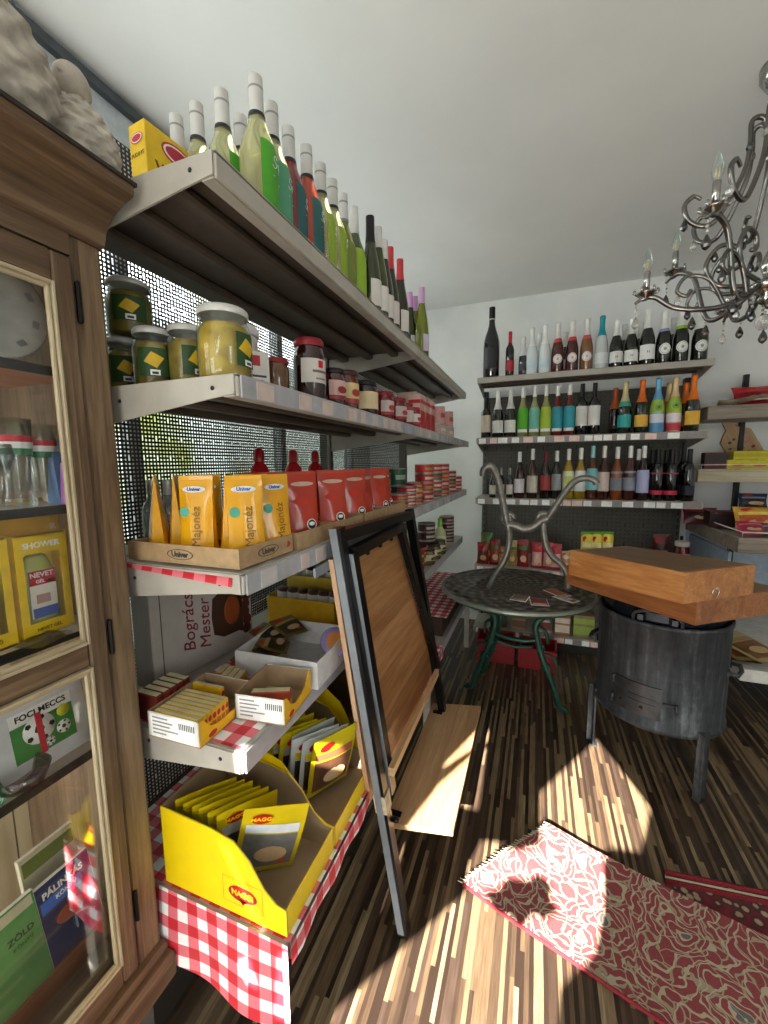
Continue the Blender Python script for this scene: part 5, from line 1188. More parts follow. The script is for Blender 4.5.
# carton with a painted kettle, standing on its side
mb = MB().box(-.07, 0, -.165, .165, 0, .295, GREYB, .002); pr_ = MB(); dkr = mat('#7d1c28', .5)
for i, s_ in enumerate(('Bogrács', 'Mester')): put_text(pr_, s_, .050, dkr, face_px(.0006, -.06+.05*i, .135-.02*i, PI/2), shear=.3)
pk = MB(); pk.X = Matrix.Translation((.0004, .075, .125)) @ Matrix.Scale(1.15, 4) @ Matrix.Rotation(PI/2, 4, 'X') @ Matrix.Rotation(PI, 4, 'X') @ Matrix.Diagonal((.02, 1, 1, 1))
pk.lathe([(.0001, -.055), (.045, -.05), (.062, -.02), (.064, .03), (.07, .04), (.066, .045), (.0001, .045)], mat('#3d2416', .5), 24, cap=False); pk.X = None
for k in range(7): pk.sphere((.0012, .14+.004*sin(k*2), .05+k*.025), .017, mat('#4a1d18', .5), 8, 6, (.1, 1, 1))
pk.sphere((.0016, .085, .125), .044, mat('#8a4018', .5), 14, 8, (.03, .7, 1))
pr_.box(0, .0006, -.139, -.137, .0, .29, mat('#4a2a2a', .6))
thing('kettle_carton', [('carton', mb), ('lettering', pr_), ('printed_kettle', pk)], 'big grey carton reading Bogrács Mester with a printed kettle, standing on its side', 'carton', (-.84, .835, z4+.003), rad(-5))
YBX = mat('#e2ad14', .45); INB = mat('#a18566', .7)
def cut_tray(w_, d_, h_, outer_c, front_c, low=.4):
    """open tray whose front is cut low in a curve; front faces +X"""
    t = .003; b = MB(); W_ = mat(outer_c, .5); F_ = mat(front_c, .45)
    b.box(-d_/2, d_/2, -w_/2, w_/2, 0, t, INB); b.box(-d_/2, -d_/2+t, -w_/2, w_/2, t, h_, INB)
    for s_ in (-1, 1):
        y0, y1 = (-w_/2, -w_/2+t*.6) if s_ < 0 else (w_/2-t*.6, w_/2); b.box(-d_/2, d_/2, y0, y1, t, h_, W_)
        yi = y0+t*.6 if s_ < 0 else y0-t*.6; b.box(-d_/2+t, d_/2-t, min(yi, yi+t*.5), max(yi, yi+t*.5), t, h_-.001, INB)
    poly = [(-w_/2, 0), (w_/2, 0), (w_/2, h_), (w_/2-.012, h_*.96), (w_/2-.03, h_*(low+.15)), (w_/2-.05, h_*low), (-w_/2+.05, h_*low), (-w_/2+.03, h_*(low+.15)), (-w_/2+.012, h_*.96), (-w_/2, h_)]
    b.prism(poly, d_/2-t, d_/2, F_, 'x')
    l = MB(); l.box(-d_/2+.008, d_/2-.012, -w_/2-.0007, -w_/2-.0001, h_*.06, h_*.94, PANW)
    for i, (a, c) in enumerate(((.1, .5), (.1, .62), (.1, .55), (.1, .75), (.1, .45))): l.box(-d_/2+d_*a, -d_/2+d_*c*.8, -w_/2-.0011, -w_/2-.0007, h_*(.8-.15*i), h_*(.8-.15*i)+.003, mat('#8d8d92', .6))
    for k in range(9): l.box(d_*.12+k*.0045, d_*.12+k*.0045+.0022, -w_/2-.0011, -w_/2-.0007, h_*.56, h_*.8, DKGREY)
    oval(l, face_px(d_/2+.0004, -w_*.28, h_*.2), .012, .006, RED, .0003)
    return [['tray', b], ['side_label', l]]
thing('display_tray', cut_tray(.16, .13, .055, '#d9d6d2', '#e2ad14'), 'white and yellow tray full of yellow seasoning packs, left of the checked cloth', 'tray', (-.664, .630, z4+.003), rad(2))
thing('display_tray', cut_tray(.135, .118, .058, '#d9d6d2', '#e2ad14'), 'nearly empty white and yellow tray beyond the checked cloth', 'tray', (-.546, .727, z4+.003), rad(7))
def pack(w_, d_, h_, c, c2=None):
    key = ('pack', w_, d_, h_, c, c2)
    if key in _B: return _B[key]
    a = MB().box(-d_/2, d_/2, -w_/2, w_/2, 0, h_, mat(c, .4), .0012); p_ = MB().box(d_/2, d_/2+.0005, -w_/2+.001, w_/2-.001, h_*.1, h_*.5, mat(c2 or '#8d2b1e', .4)); oval(p_, face_px(d_/2+.0004, 0, h_*.72), w_*.4, h_*.12, RED, .0003); p_.box(-d_/2+.001, d_/2-.001, -w_/2+.002, w_/2-.002, h_, h_+.0005, mat('#cfc6a0', .4))
    _B[key] = [['pack', a.mesh('pack')], ['print', p_.mesh('print')]]; return _B[key]
Rz = Matrix.Rotation(rad(2), 4, 'Z')
for i in range(7):
    o_ = Rz @ Vector((.004, -.070+.0125*i, 0)); thing('seasoning_pack', pack(.0115, .112, .052, '#d9aa18', '#b8602a'), f'yellow seasoning pack in the near tray, {ordn[i]} from its front side', 'packet', (-.664+o_.x, .630+o_.y, z4+.0065), rad(2), 'seasoning packs in the near tray')
o_ = Rz @ Vector((-.02, .040, 0)); thing('seasoning_pack', pack(.012, .08, .05, '#dfae16', '#9a3020'), 'yellow pack standing alone at the back of the near tray', 'packet', (-.664+o_.x, .630+o_.y, z4+.0065), rad(2), 'seasoning packs in the near tray')
thing('seasoning_pack', pack(.02, .085, .046, '#b04a34', '#d9a58c'), 'orange red packet left in the nearly empty tray', 'packet', (-.54, .705, z4+.0065), rad(24))
GS = 'dark striped packs by the cabinet on the fourth left shelf'
for i in range(5): thing('seasoning_pack', pack(.017, .06, .062, '#6d2a20', '#c9b49a'), f'dark red packet in the striped row by the cabinet, {ordn[i]} from the front', 'packet', (-.775, .592+.0185*i, z4+.0006), rad(0), GS)
for i in range(4): thing('seasoning_pack', pack(.018, .045, .05, '#b98814', '#7a3a20'), f'yellow pack in the row behind the near tray, {ordn[i]} from the left', 'packet', (-.715+.02*i, .748-.004*i, z4+.0006), rad(-75), 'yellow packs behind the near tray')
# white tray with packets
thing('display_tray', tray(.23, .24, .07, mat('#cfcccb', .55), INB), 'wide white tray with dark packets and a purple tub on the fourth shelf', 'tray', (-.612, .925, z4+.0006), rad(3))
def sachet(w_, h_, c, c2, c3, seed=0, bulge=.012, txt=None):
    key = ('sachet', w_, h_, c, c2, c3, seed, bulge, txt)
    if key in _B: return _B[key]
    r = random.Random(seed); ph = r.random()*6; m = mat(c, .3, 0, .1, 14, coat=.4); b = MB()
    def fn(s): return lambda u, v: (s*(bulge/2*max(0, sin(PI*u)*sin(PI*v))**.6+.0008)+(.003+.12*max(0, bulge-.03))*sin(3*u+ph)*sin(5*v+ph)+.05*max(0, bulge-.02)*sin(17*u+ph)*sin(9*v)*min(1, 4*u*(1-u)*4*v*(1-v)), (u-.5)*w_*(1-(1.6 if bulge > .03 else 0)*bulge*sin(PI*v)), v*h_)
    f1 = fn(1); f0 = fn(-1)
    b.grid(10, 12, f1, m); b.grid(10, 12, lambda u, v: f0(1-u, v), m)
    l = MB(); l.grid(8, 8, lambda u, v: (lambda q: (q[0]+.0007, q[1], q[2]))(f1(.08+.84*u, .10+.52*v)), mat(c2, .35, var=.35, scale=25)); l.grid(8, 3, lambda u, v: (lambda q: (q[0]+.0007, q[1], q[2]))(f1(.08+.84*u, .64+.12*v)), mat(c3, .35))
    q = f1(.3, .85); oval(l, face_px(q[0]+.001, q[1], q[2]), w_*.17, h_*.07, RED, .0006)
    if txt: put_text(l, txt, w_*.11, YEL, face_px(q[0]+.0022, q[1], q[2]), bold=.0003)
    q = f1(.55, .32); oval(l, face_px(q[0]+.001, q[1], q[2]), w_*.26, h_*.12, mat('#c7a77c', .4), .0008); q = f1(.72, .2); oval(l, face_px(q[0]+.001, q[1], q[2]), w_*.1, h_*.05, mat('#b8502a', .4), .001)
    _B[key] = [['wrapper', b.mesh('wrapper')], ['print', l.mesh('print')]]; return _B[key]
for i, (x, y, a) in enumerate(((-.67, .86, 12), (-.66, .90, -10), (-.645, .93, 25), (-.68, .95, 5), (-.64, .97, -20))):
    thing('sachet', sachet(.08, .09, '#6a5528', '#3a3024', '#a08a4a', i), f'dark gold packet heaped in the white tray, {ordn[i]} from the near side', 'packet', (x, y, z4+.010+.012*i), (0, rad(-72), rad(a)), 'packets heaped in the white tray')
mb = MB().lathe([(.0001, 0), (.036, 0), (.044, .05), (.046, .052)], mat('#5b4a78', .35), 24, cap=False).lathe([(.047, .05), (.048, .058), (.044, .061), (.0001, .0605)], mat('#8a7ab0', .3), 24, cap=False); 
p = Vector((-.60, 1.17, 0)); thing('tub', [('tub_body', mb), ('lid_print', MB().lathe([(.0001, .062), (.03, .062)], mat('#c9823a', .4), 20, cap=False))], 'round purple tub with an orange lid print lying tilted in the white tray', 'tub', (-.535, .985, z4+.030), (rad(50), 0, rad(40)), None, .85)
thing('display_tray', tray(.10, .26, .10, mat('#c99a16', .45), INB), 'yellow tray of dark capsules behind the white tray', 'tray', (-.735, 1.18, z4+.0006))
def tube_pack(c, c2): 
    key = ('tp', c, c2)
    if key in _B: return _B[key]
    a = MB().lathe([(.0001, 0), (.019, .001), (.019, .05), (.0001, .05)], mat(c, .35), 14, cap=False); b = MB().lathe([(.0195, .012), (.0195, .04)], mat(c2, .4), 14, cap=False)
    _B[key] = [['tin', a.mesh('tin')], ['label', b.mesh('label')]]; return _B[key]
for i in range(6): thing('spice_tin', tube_pack('#4a2a1c', '#d9d4cc'), f'small dark tin with a pale label in the yellow tray, {ordn[i]} from the left', 'tin', (-.838+.041*i, 1.18, z4+.07), (0, rad(8), 0), 'small tins in the yellow tray')
thing('display_tray', tray(.14, .30, .14, mat('#c2a63a', .45), INB), 'gold and grey tray of tubes standing behind the small tins', 'tray', (-.72, 1.33, z4+.0006))
for i in range(8): thing('spice_tin', tube_pack('#2c1d16', '#e6e2d9'), f'dark tin with white band in the gold tray, {ordn[i]} from the left', 'tin', (-.845+.0405*i, 1.315, z4+.115), (0, rad(10), 0), 'tins in the gold tray')
mb = carton(.27, .14, .235, '#a8953a', '#8f7e2a', None, ((.1, .9),)); thing('spice_carton', mb, 'olive gold carton standing behind the dark tins on the fourth shelf', 'carton', (-.70, 1.52, z4+.0006), rad(-90))
for i, (x, y) in enumerate(((-.585, 1.17), (-.565, 1.255), (-.56, 1.34), (-.555, 1.42), (-.55, 1.50))):
    thing('pate_tin', can_parts(.038, .022, '#b39a4a', '#7a6a2a'), f'flat gold tin lying loose beside the yellow tray, {ordn[i]} from the near side', 'tin', (x, y, z4+.0006+.001), (rad(3), 0, rad(40*i)), 'flat gold tins on the fourth shelf')
# far bay of the fourth shelf
GF = 'jars and tins at the far end of the fourth left shelf'
def far4(nm, pp, lab, cat, x, y, dz=0): thing(nm, pp, lab, cat, (x, y, z4+.0006+dz), rad(-30), GF)
def S4(k): return ['bottom', 'second from the bottom', 'third from the bottom', 'top'][k]
for k in range(4): far4('tin', can_parts(.052, .05, '#3a1417', '#b9a9a0'), f'dark red tin in the tall stack beside the green capped bottle, {S4(k)}', 'tin', -.60, 2.30, k*.0507)
for k in range(4): far4('tin', can_parts(.052, .045, '#4a1a20', '#a9999a'), f'dark red tin in the far stack behind the green capped bottle, {S4(k)}', 'tin', -.58, 2.78, k*.0457)
far4('bottle', bottle_parts('squat', .04, .2, '#c9cba0', .2, '#6da52a', .74, ((.1, .45, '#c9cfa0', 80),)), 'pale bottle with a bright green cap at the far end of the fourth shelf', 'bottle', -.57, 2.53)
for k, y in enumerate((2.12, 2.26, 2.40)): far4('jar', jar_parts(.04, .085, '#5a4a2a', '#2a2a20', '#b9ad86', deco='band', labc='#3a3a22'), f'small jar with cream label below the green capped bottle, {ordn[k]} from the near side', 'jar', -.545, y)
for k, y in enumerate((1.98, 2.07)): far4('sachet', sachet(.09, .1, '#8a2a28', '#6a5a2a', '#b9a050', 30+k), f'red packet behind the black table frame, {("nearer", "farther")[k]} one', 'packet', -.56, y)
# ------------------------------------------------------------------ bottom shelf
z5 = LSH[4][0]
zh_ = z5-.20
mb = MB(); x0, x1 = -.965, -.424
mb.grid(40, 14, lambda u, v: (x0+(x1-x0)*u, LY0+.004+.62*(1-v)*0+ (1.95-LY0)*(1-v), z5+.0014), GTOP)
mb.grid(40, 12, lambda u, v: (x0+(x1-x0)*u, LY0-.003-.012*v*(.5+.5*sin(16*u+1.2))-.002*v, z5+.0012-(.165+.045*u*u)*v-.006*v*sin(11*u)), GEND)
mb.grid(40, 4, lambda u, v: (x1+.006+.004*v*sin(60*u), LY0+(1.95-LY0)*u, z5+.001-.044*v), GFR)
tag(ob('tablecloth', mb), 'red and white checked cloth draped over the bottom shelf and hanging at its end', 'tablecloth')
BOXY = mat('#f2cf08', .4, 0, .03); BEIGE = mat('#a08868', .7, 0, .08)
def soup_box(name, label, xb, xf, ya, yb, zb, prof, logo):
    """display box: walls follow a curved cut, outside yellow, inside plain card"""
    t = .004
    def px(p): return [(xb+(xf-xb)*a, zb+h_) for a, h_ in p]+[(xf, zb), (xb, zb)]
    P = []
    mb = MB().prism(px(prof), ya, ya+t*.5, BOXY, 'y').prism([(a, max(z-.0012, zb)) for a, z in px(prof)], ya+t*.5, ya+t, BEIGE, 'y')
    mb.prism(px(prof), yb-t*.5, yb, BOXY, 'y').prism([(a, max(z-.0012, zb)) for a, z in px(prof)], yb-t, yb-t*.5, BEIGE, 'y')
    mb.box(xb, xb+t, ya+t, yb-t, zb, zb+prof[0][1], BEIGE); mb.box(xb+t, xf-t, ya+t, yb-t, zb, zb+t, BEIGE); mb.box(xf-t*.5, xf, ya+t, yb-t, zb, zb+prof[-1][1], BOXY); mb.box(xf-t, xf-t*.5, ya+t, yb-t, zb, zb+prof[-1][1]-.001, BEIGE)
    P.append(['carton', mb])
    if logo:
        l = MB(); M4 = face_ny(xf-.105, ya-.0004, zb+.052); oval(l, M4, .036, .018, RED, .0003); put_text(l, 'MAGGI', .0175, YEL, M4 @ Matrix.Translation((0, 0, .0006)), bold=.0006)
        for a, b, c, d in ((-.05, .05, -.028, -.027), (-.05, .05, .03, .031), (-.05, -.049, -.028, .031), (.049, .05, -.028, .031)): l.add([M4 @ Vector((x, y, .0003)) for x, y in ((a, c), (b, c), (b, d), (a, d))], [(0, 1, 2, 3)], mat('#a8860a', .5))
        l.add([M4 @ Vector(p_) for p_ in ((-.012, -.012, .0003), (.012, -.012, .0003), (0, -.024, .0003))], [(0, 1, 2)], RED); P.append(['logo', l])
    return thing(name, P, label, 'carton')
PRF = [(0, .186), (.45, .178), (.62, .168), (.74, .135), (.84, .085), (.93, .062), (1, .058)]
PRF2 = [(0, .21), (.40, .20), (.55, .185), (.68, .14), (.80, .08), (.92, .055), (1, .05)]
soup_box('soup_carton', 'bright yellow display carton with a red logo at the near end of the bottom shelf', -.752, -.432, .578, .775, z5+.0035, PRF, 1)
soup_box('soup_carton', 'yellow display carton of crumpled sachets, second on the bottom shelf', -.76, -.432, .782, 1.03, z5+.0035, PRF2, 0)
soup_box('soup_carton', 'dark tall display carton behind the table leg, third on the bottom shelf', -.76, -.432, 1.04, 1.30, z5+.0035, [(0, .25), (.5, .24), (.66, .2), (.8, .11), (.92, .06), (1, .055)], 0)
GM = 'soup sachets in the near yellow carton'
for i in range(6):
    thing('sachet', sachet(.13, .195, '#cbb012', '#34405a', '#a9aeb8', 50+i, .008, 'MAGGI'), f'yellow and blue soup sachet in the near carton, {ordn[i]} from the left', 'sachet', (-.722+.0225*i, .676, z5+.010), (0, rad(15), rad(-40+1.5*(i % 3))), GM)
thing('sachet', sachet(.135, .205, '#cbb012', '#6f6d68', '#c9ccd0', 60, .010, 'MAGGI'), 'soup sachet leaning alone at the front of the near yellow carton', 'sachet', (-.553, .660, z5+.020), (rad(-12), rad(14), rad(-55)), GM)
GN = 'sachets in the second carton'
cols = [('#c9b414', '#2a2a26', '#8d8f86'), ('#b8a818', '#1f2020', '#9a9c92'), ('#cdb91a', '#3a3a34', '#c9ccc9'), ('#d2c01c', '#2a2c2a', '#b9bcb8'), ('#c2ae16', '#26282a', '#a9aca8'), ('#b9bcb8', '#2b2b2b', '#d9d9d4'), ('#c9ccc8', '#3a3a3a', '#c9b414'), ('#bfc2bd', '#4a3a30', '#d2c01c'), ('#c9b414', '#5a3a2a', '#9a5a3a')]
for i, (a, b, c) in enumerate(cols):
    thing('sachet', sachet(.13, .21, a, b, c, 70+i, .022), f'crumpled yellow and grey sachet in the second carton, {ordn[i]} from the back left', 'sachet', (-.705+.0225*i, .905+.004*(i % 3), z5+.028), (0, rad(17), rad(-42+5*(i % 3))), GN)
# beyond the folded table
cloth('tablecloth', 'red and white checked cloth on the far half of the bottom shelf', -.80, -.424, 2.05, 2.95, z5+.11, 4)
thing('crate', tray(.88, .34, .105, mat('#3a2c20', .6), INB), 'dark brown crate holding up the far checked cloth', 'crate', (-.62, 2.50, z5+.0015))
GQ = 'bags and boxes on the bottom shelf beyond the folded table'
for i, (y, c, c2, lab) in enumerate(((1.42, '#c9b79a', '#8a6d4d', 'beige packet behind the table frame, nearest on the bottom shelf'), (1.56, '#d9b81a', '#c9c9c6', 'yellow packet behind the table frame on the bottom shelf'), (1.70, '#cfcac2', '#8d8a86', 'white packet behind the black frame on the bottom shelf'), (1.84, '#46603a', '#7a2a28', 'green and red packet before the dark crate'))):
    thing('packet', sachet(.13, .14, c, c2, '#b9a88a', 90+i, .05), lab, 'packet', (-.52, y, z5+.0045), rad(-15), GQ)
# ------------------------------------------------------------------ bottles on the back shelves
ZB = [b[0] for b in BSH]; BY = BYF+.065
def bb(spec, u, v, k, lab, y=None, nm='wine_bottle', grp=None):
    y = y or BY; p = at(u, v, y=y); sp = dict(spec); sp['h'] = max(.16, round((p.z-ZB[k])/1.0, 3)); sp['h'] = min(sp['h'], .5)
    pm = at(u, v+20, y=y)
    bottle(sp, lab, pm.x, y, ZB[k], -PI/2, grp or ('bottles on the '+('top', 'second', 'third')[k]+' shelf of the back wall'), nm)
SP = 'sparkling_wine_bottle'
def champ(gc='#12140f', foil='#e4e3e0', lab=((.14, .36, '#e6e5e2', 70),), capz=.66, r=.041, **k): return S('champ', r, .3, gc, 0, foil, capz, lab, capm=(.3, .25), **k)
# top row
bb(S('slope', .058, .41, '#101112', 0, '#1c1b1a', .84, ((.82, .85, '#b9b7b2', 180), (.12, .42, '#25262a', 60)), seg=28), 492, 306, 0, 'giant black bottle at the left end of the top back shelf')
bb(S('wine', .030, .25, '#16090c', 0, '#c0242e', .74, ((.12, .36, '#a32430', 80),)), 510, 332, 0, 'small dark bottle with red cap and red label beside the giant bottle')
bb(S('champ', .033, .23, '#20242a', 0, '#d9dadb', .5, ((.12, .3, '#3a3c42', 70),)), 523.5, 337, 0, 'small dark bottle with silver neck, third from left on the top back shelf', nm=SP)
bb(champ('#d5dce0', '#e6e6e4', ((.12, .3, '#c3d3dc', 70),), .6), 532, 328, 0, 'white painted bottle, left of the white pair on the top back shelf', nm=SP)
bb(champ('#d5dce0', '#e6e6e4', ((.12, .3, '#c3d3dc', 70),), .6), 539, 334, 0, 'white painted bottle standing behind the white pair', y=BY+.12, nm=SP)
bb(champ('#d8dddf', '#e6e6e4', ((.12, .3, '#c3d3dc', 70),), .6), 545, 325, 0, 'white painted bottle, right of the white pair on the top back shelf', nm=SP)
ROS = champ('#4a1714', '#dcdad7', ((.60, .68, '#c43a44', 180),), .68, hexa=(.26, '#e6dcd9', '#c9a0a0'))
for u, v, t in ((558, 323, 'left'), (572.5, 321, 'middle'), ): bb(ROS, u, v, 0, f'rosé sparkling bottle with red collar and hexagon label, {t} of three', nm=SP)
bb(champ('#7a5030', '#dcdad7', ((.60, .68, '#c8505a', 180),), .68, hexa=(.26, '#e6dcd9', '#c9a0a0')), 587, 319, 0, 'paler rosé sparkling bottle with red collar, right of three', nm=SP)
bb(champ('#c3c6c8', '#149aa8', ((.1, .3, '#d3d6d8', 75),), .62), 602, 316, 0, 'silver bottle with turquoise foil on the top back shelf', nm=SP)
HL = champ(lab=((.10, .33, '#e3e2e0', 68),), letter='H')
bb(HL, 616.5, 320, 0, 'black sparkling bottle with square H label, left of three', nm=SP)
bb(HL, 631.5, 318, 0, 'black sparkling bottle with square H label, middle of three', nm=SP)
bb(champ(lab=((.10, .36, '#e9e8e6', 68),), letter='H', r=.045), 648, 310, 0, 'black sparkling bottle with a bigger square H label, right of three', nm=SP)
for u, v, c, t in ((664.5, 311, '#8d8fc4', 'lilac collar'), (682, 307, '#94b52a', 'lime green collar'), (701, 308, '#d9d8d4', 'plain white foil at the right end')):
    bb(champ(lab=((.60, .67, c, 180),), hexa=(.27, '#e9e9e6', '#9a9a96'), r=.044), u, v, 0, f'black sparkling bottle with white hexagon label and {t}', nm=SP)
for u, v, t in ((624, 322, 'behind the first two H labels'), (640, 320, 'behind the big H label'), (673, 315, 'behind the lime green collar'), (565, 330, 'behind the rosé bottles')):
    bb(champ('#1a1c18', '#cfceca'), u, v+3, 0, f'dark sparkling bottle in the second row {t}', y=BY+.13, nm=SP)
# second row
bb(S('wine', .036, .3, '#120d0e', 0, '#131214', .74, ((.14, .56, '#c9b9a9', 75),)), 486, 398, 1, 'dark wine bottle with cream label at the left end of the second back shelf')
SQ2 = champ('#15170f', '#dcdbd8', ((.10, .36, '#dddbd8', 70),), .60)
bb(SQ2, 498, 391, 1, 'black sparkling bottle with square white label, left of the pair on the second back shelf', nm=SP)
bb(SQ2, 510.5, 390, 1, 'black sparkling bottle with square white label, right of the pair on the second back shelf', nm=SP)
def st2(lc, gc, cl=.4): return S('slope', .037, .3, gc, cl, '#dedcd9', .80, ((.15, .58, lc, 80), (.09, .15, '#e6e4e0', 60)))
for u, v, lc, gc, t in ((523, 388, '#58b02a', '#b7b47a', 'bright green label'), (534.5, 387, '#72b8a4', '#b7b47a', 'mint green label'), (546, 386, '#a9c23a', '#b7b47a', 'lime yellow label')):
    bb(st2(lc, gc), u, v, 1, f'pale wine bottle with a {t} on the second back shelf')
bb(st2('#2d8f9e', '#7a2824', .25), 557.5, 386, 1, 'rosé bottle with turquoise label, left of two on the second back shelf')
bb(st2('#2d93a2', '#7a2824', .25), 569.5, 385, 1, 'rosé bottle with turquoise label, right of two on the second back shelf')
W2 = S('wine', .037, .3, '#0f0c0e', 0, '#121113', .74, ((.18, .56, '#d6d2cf', 80),))
bb(W2, 582, 384, 1, 'dark red wine bottle with white label, left of two before the gap')
bb(W2, 594.5, 383, 1, 'dark red wine bottle with white label, right of two before the gap')
OF = champ('#182214', '#d9691c', ((.12, .34, '#d9a83a', 75),), .58, r=.04)
bb(champ('#14100c', '#b8541c', ((.12, .2, '#2a2018', 75),), .55, r=.036), 615, 388, 1, 'dark bottle with orange foil standing back, right of the gap', y=BY+.08, nm=SP)
bb(champ('#16251a', '#c9b98a', ((.52, .62, '#3d8f7c', 180), (.12, .36, '#2d9a98', 75)), .62), 625, 382, 1, 'sparkling bottle with gold foil and teal label', nm=SP)
bb(OF, 642, 380, 1, 'sparkling bottle with orange foil and yellow label, left of the blue party bottle', nm=SP)
bb(champ('#6aa5cc', '#6aa5cc', ((.36, .60, '#9ab83a', 180), (.18, .34, '#c9ccd9', 180), (0.04, .16, '#5a8fc4', 180)), .62, hexa=(.46, '#6f9a2a', '#3a5a1a')), 658, 378, 1, 'blue printed party bottle with green fruit design', nm=SP)
bb(champ('#c9a47c', '#d9b98a', ((.36, .62, '#9ab83a', 180), (.18, .34, '#d9ccd0', 180), (0.03, .16, '#c43a50', 180)), .64, hexa=(.48, '#7fa52a', '#3a5a1a')), 675, 377, 1, 'peach and red printed party bottle with green fruit design', nm=SP)
bb(champ('#c9a47c', '#d9b98a', ((.36, .62, '#b5822a', 180),), .64), 668.5, 383, 1, 'peach printed party bottle standing behind the front one', y=BY+.11, nm=SP)
bb(champ('#2a1a10', '#d9691c', ((.12, .34, '#8a5a2a', 75),), .58), 685, 383, 1, 'bottle with orange foil standing behind, near the right end', y=BY+.1, nm=SP)
bb(champ('#182214', '#e2701c', ((.12, .36, '#e0ae3a', 75),), .56), 693.5, 375, 1, 'sparkling bottle with orange foil and yellow label at the right end', nm=SP)
# third row
SM = S('wine', .024, .19, '#16100e', 0, '#8d8784', .76, ((.12, .45, '#c9c2ba', 80),))
for u, v, t in ((492.5, 470, 'left'), (501, 468, 'middle'), (509.5, 468, 'right')): bb(SM, u, v, 2, f'small dark bottle with pale label, {t} of three on the third back shelf')
RW3 = [
 (519.5, 452, '#3a1519', '#d9d7d4', ((.12, .42, '#d3cdd4', 80),), 'dark rosé bottle with white and violet label on the third back shelf', .1),
 (532.5, 449, '#4a3324', '#d9d7d4', ((.12, .46, '#cfc6b6', 80),), 'bottle with cream floral label and white cap on the third back shelf', .2),
 (545.5, 452, '#1d0b0e', '#6d1824', ((.18, .50, '#9c3a38', 80),), 'dark bottle with red cap and red label on the third back shelf', 0),
 (556.5, 451, '#17171a', '#cfcdca', ((.18, .52, '#8d8f94', 60),), 'dark bottle with grey label and white cap on the third back shelf', 0),
 (568.5, 449, '#c2a030', '#dedcd8', ((.16, .56, '#d9d9b8', 85), (.3, .46, '#b4c25a', 35)), 'yellow wine bottle with lime circle label on the third back shelf', .35),
 (580.5, 448, '#c09a2c', '#dedcd8', ((.16, .56, '#d3d3d6', 85),), 'yellow wine bottle with white label, right of the lime circle one', .35),
 (592.5, 446, '#5a2a1a', '#8fc9c9', ((.18, .58, '#7fbcc4', 85),), 'bottle with turquoise cap and turquoise label on the third back shelf', .2),
 (604, 446, '#4a1c14', '#d9d3ce', ((.16, .52, '#d3bdb6', 85),), 'rosé bottle with pinkish label and white cap on the third back shelf', .2),
 (617, 447, '#9a4a24', '#dedcd8', ((.18, .42, '#7d7f8a', 85), (.5, .54, '#8d8f98', 85)), 'orange rosé bottle with grey blue label on the third back shelf', .3),
 (630, 446, '#4a1a16', '#dedcd8', ((.18, .42, '#8a8f9c', 85), (.5, .54, '#8d8f98', 85)), 'dark rosé bottle with grey blue label on the third back shelf', .1),
 (643.5, 446, '#2a1214', '#dedcd8', ((.14, .56, '#aeb0d4', 85),), 'bottle with lilac label and white cap on the third back shelf', 0)]
for u, v, gc, cc, lb, t, cl in RW3: bb(S('slope', .037, .3, gc, cl, cc, .78, lb), u, v, 2, t)
bb(S('slope', .037, .3, '#2a1214', 0, '#dedcd8', .78, ((.14, .56, '#aeb0d4', 85),)), 638, 449, 2, 'white capped bottle just behind the lilac label', y=BY+.10)
BKR = S('wine', .038, .3, '#0c0a0c', 0, '#141214', .72, ((.52, .545, '#a8324a', 80), (.12, .20, '#c22a48', 80)))
bb(BKR, 657.5, 449, 2, 'black bottle with a crimson band, left of two on the third back shelf')
bb(BKR, 671.5, 449, 2, 'black bottle with a crimson band, right of two on the third back shelf')
for u, t, y in ((652, 'left', .11), (666, 'right', .11)): bb(BKR, u, 450, 2, f'black bottle with a crimson band in the second row, {t} one', y=BY+y)
BKP = S('wine', .037, .3, '#0b0a0c', 0, '#131214', .72, ((.12, .3, '#161a2c', 80),))
bb(BKP, 683, 447, 2, 'plain black bottle, left of two at the right end of the third back shelf', y=BY+.09)
bb(BKP, 689, 449, 2, 'plain black bottle, right of two at the right end of the third back shelf')
# fourth row: bags
zk = ZB[3]; GB = 'snack bags on the fourth shelf of the back wall'
def bag(u, c, c2, c3, lab, w_=.085, h_=.19, y=BYF+.06, bulge=.045, sd=0, nm='snack_bag'):
    p = at(u, 552, y=y); thing(nm, sachet(w_, h_, c, c2, c3, 200+sd, bulge), lab, 'bag', (p.x, y, zk+.001), (0, 0, -PI/2), GB)
bag(483, '#8a1a20', '#6a2a20', '#9a2a2a', 'red bag at the left end of the fourth back shelf', .09, .17, sd=1)
bag(495, '#7d1a20', '#a03a30', '#3f6d35', 'red bag with green top, second from the left on the fourth back shelf', .08, .20, sd=2)
bag(487, '#2f6a2a', '#2a5526', '#3f7d35', 'green topped bag standing behind the two left red bags', .1, .235, y=BYF+.15, sd=3)
bag(502, '#7a6038', '#9a8452', '#6a4a2a', 'brown bag behind the left leg of the iron base', .06, .15, sd=4)
bag(512, '#b39a62', '#8a7a3a', '#3f7a30', 'tan bag with green top, left of the red and green bag', .075, .20, sd=5)
bag(523, '#8f1c22', '#7a1a20', '#3f7d35', 'dark red bag with green top in the middle of the snack row', .085, .21, sd=6)
bag(537, '#a81c2c', '#d3a5a5', '#c22a38', 'crimson and white bag, left of three', .085, .20, sd=7)
bag(548, '#a81c2c', '#d3a5a5', '#c22a38', 'crimson and white bag, middle of three', .075, .20, sd=7)
bag(556.5, '#a81c2c', '#c9a0a0', '#c22a38', 'crimson and white bag, right of three', .075, .19, sd=9)
bag(566, '#c9b088', '#b88a70', '#d9c0a0', 'beige bag behind the right leg of the iron base', .06, .14, sd=10)
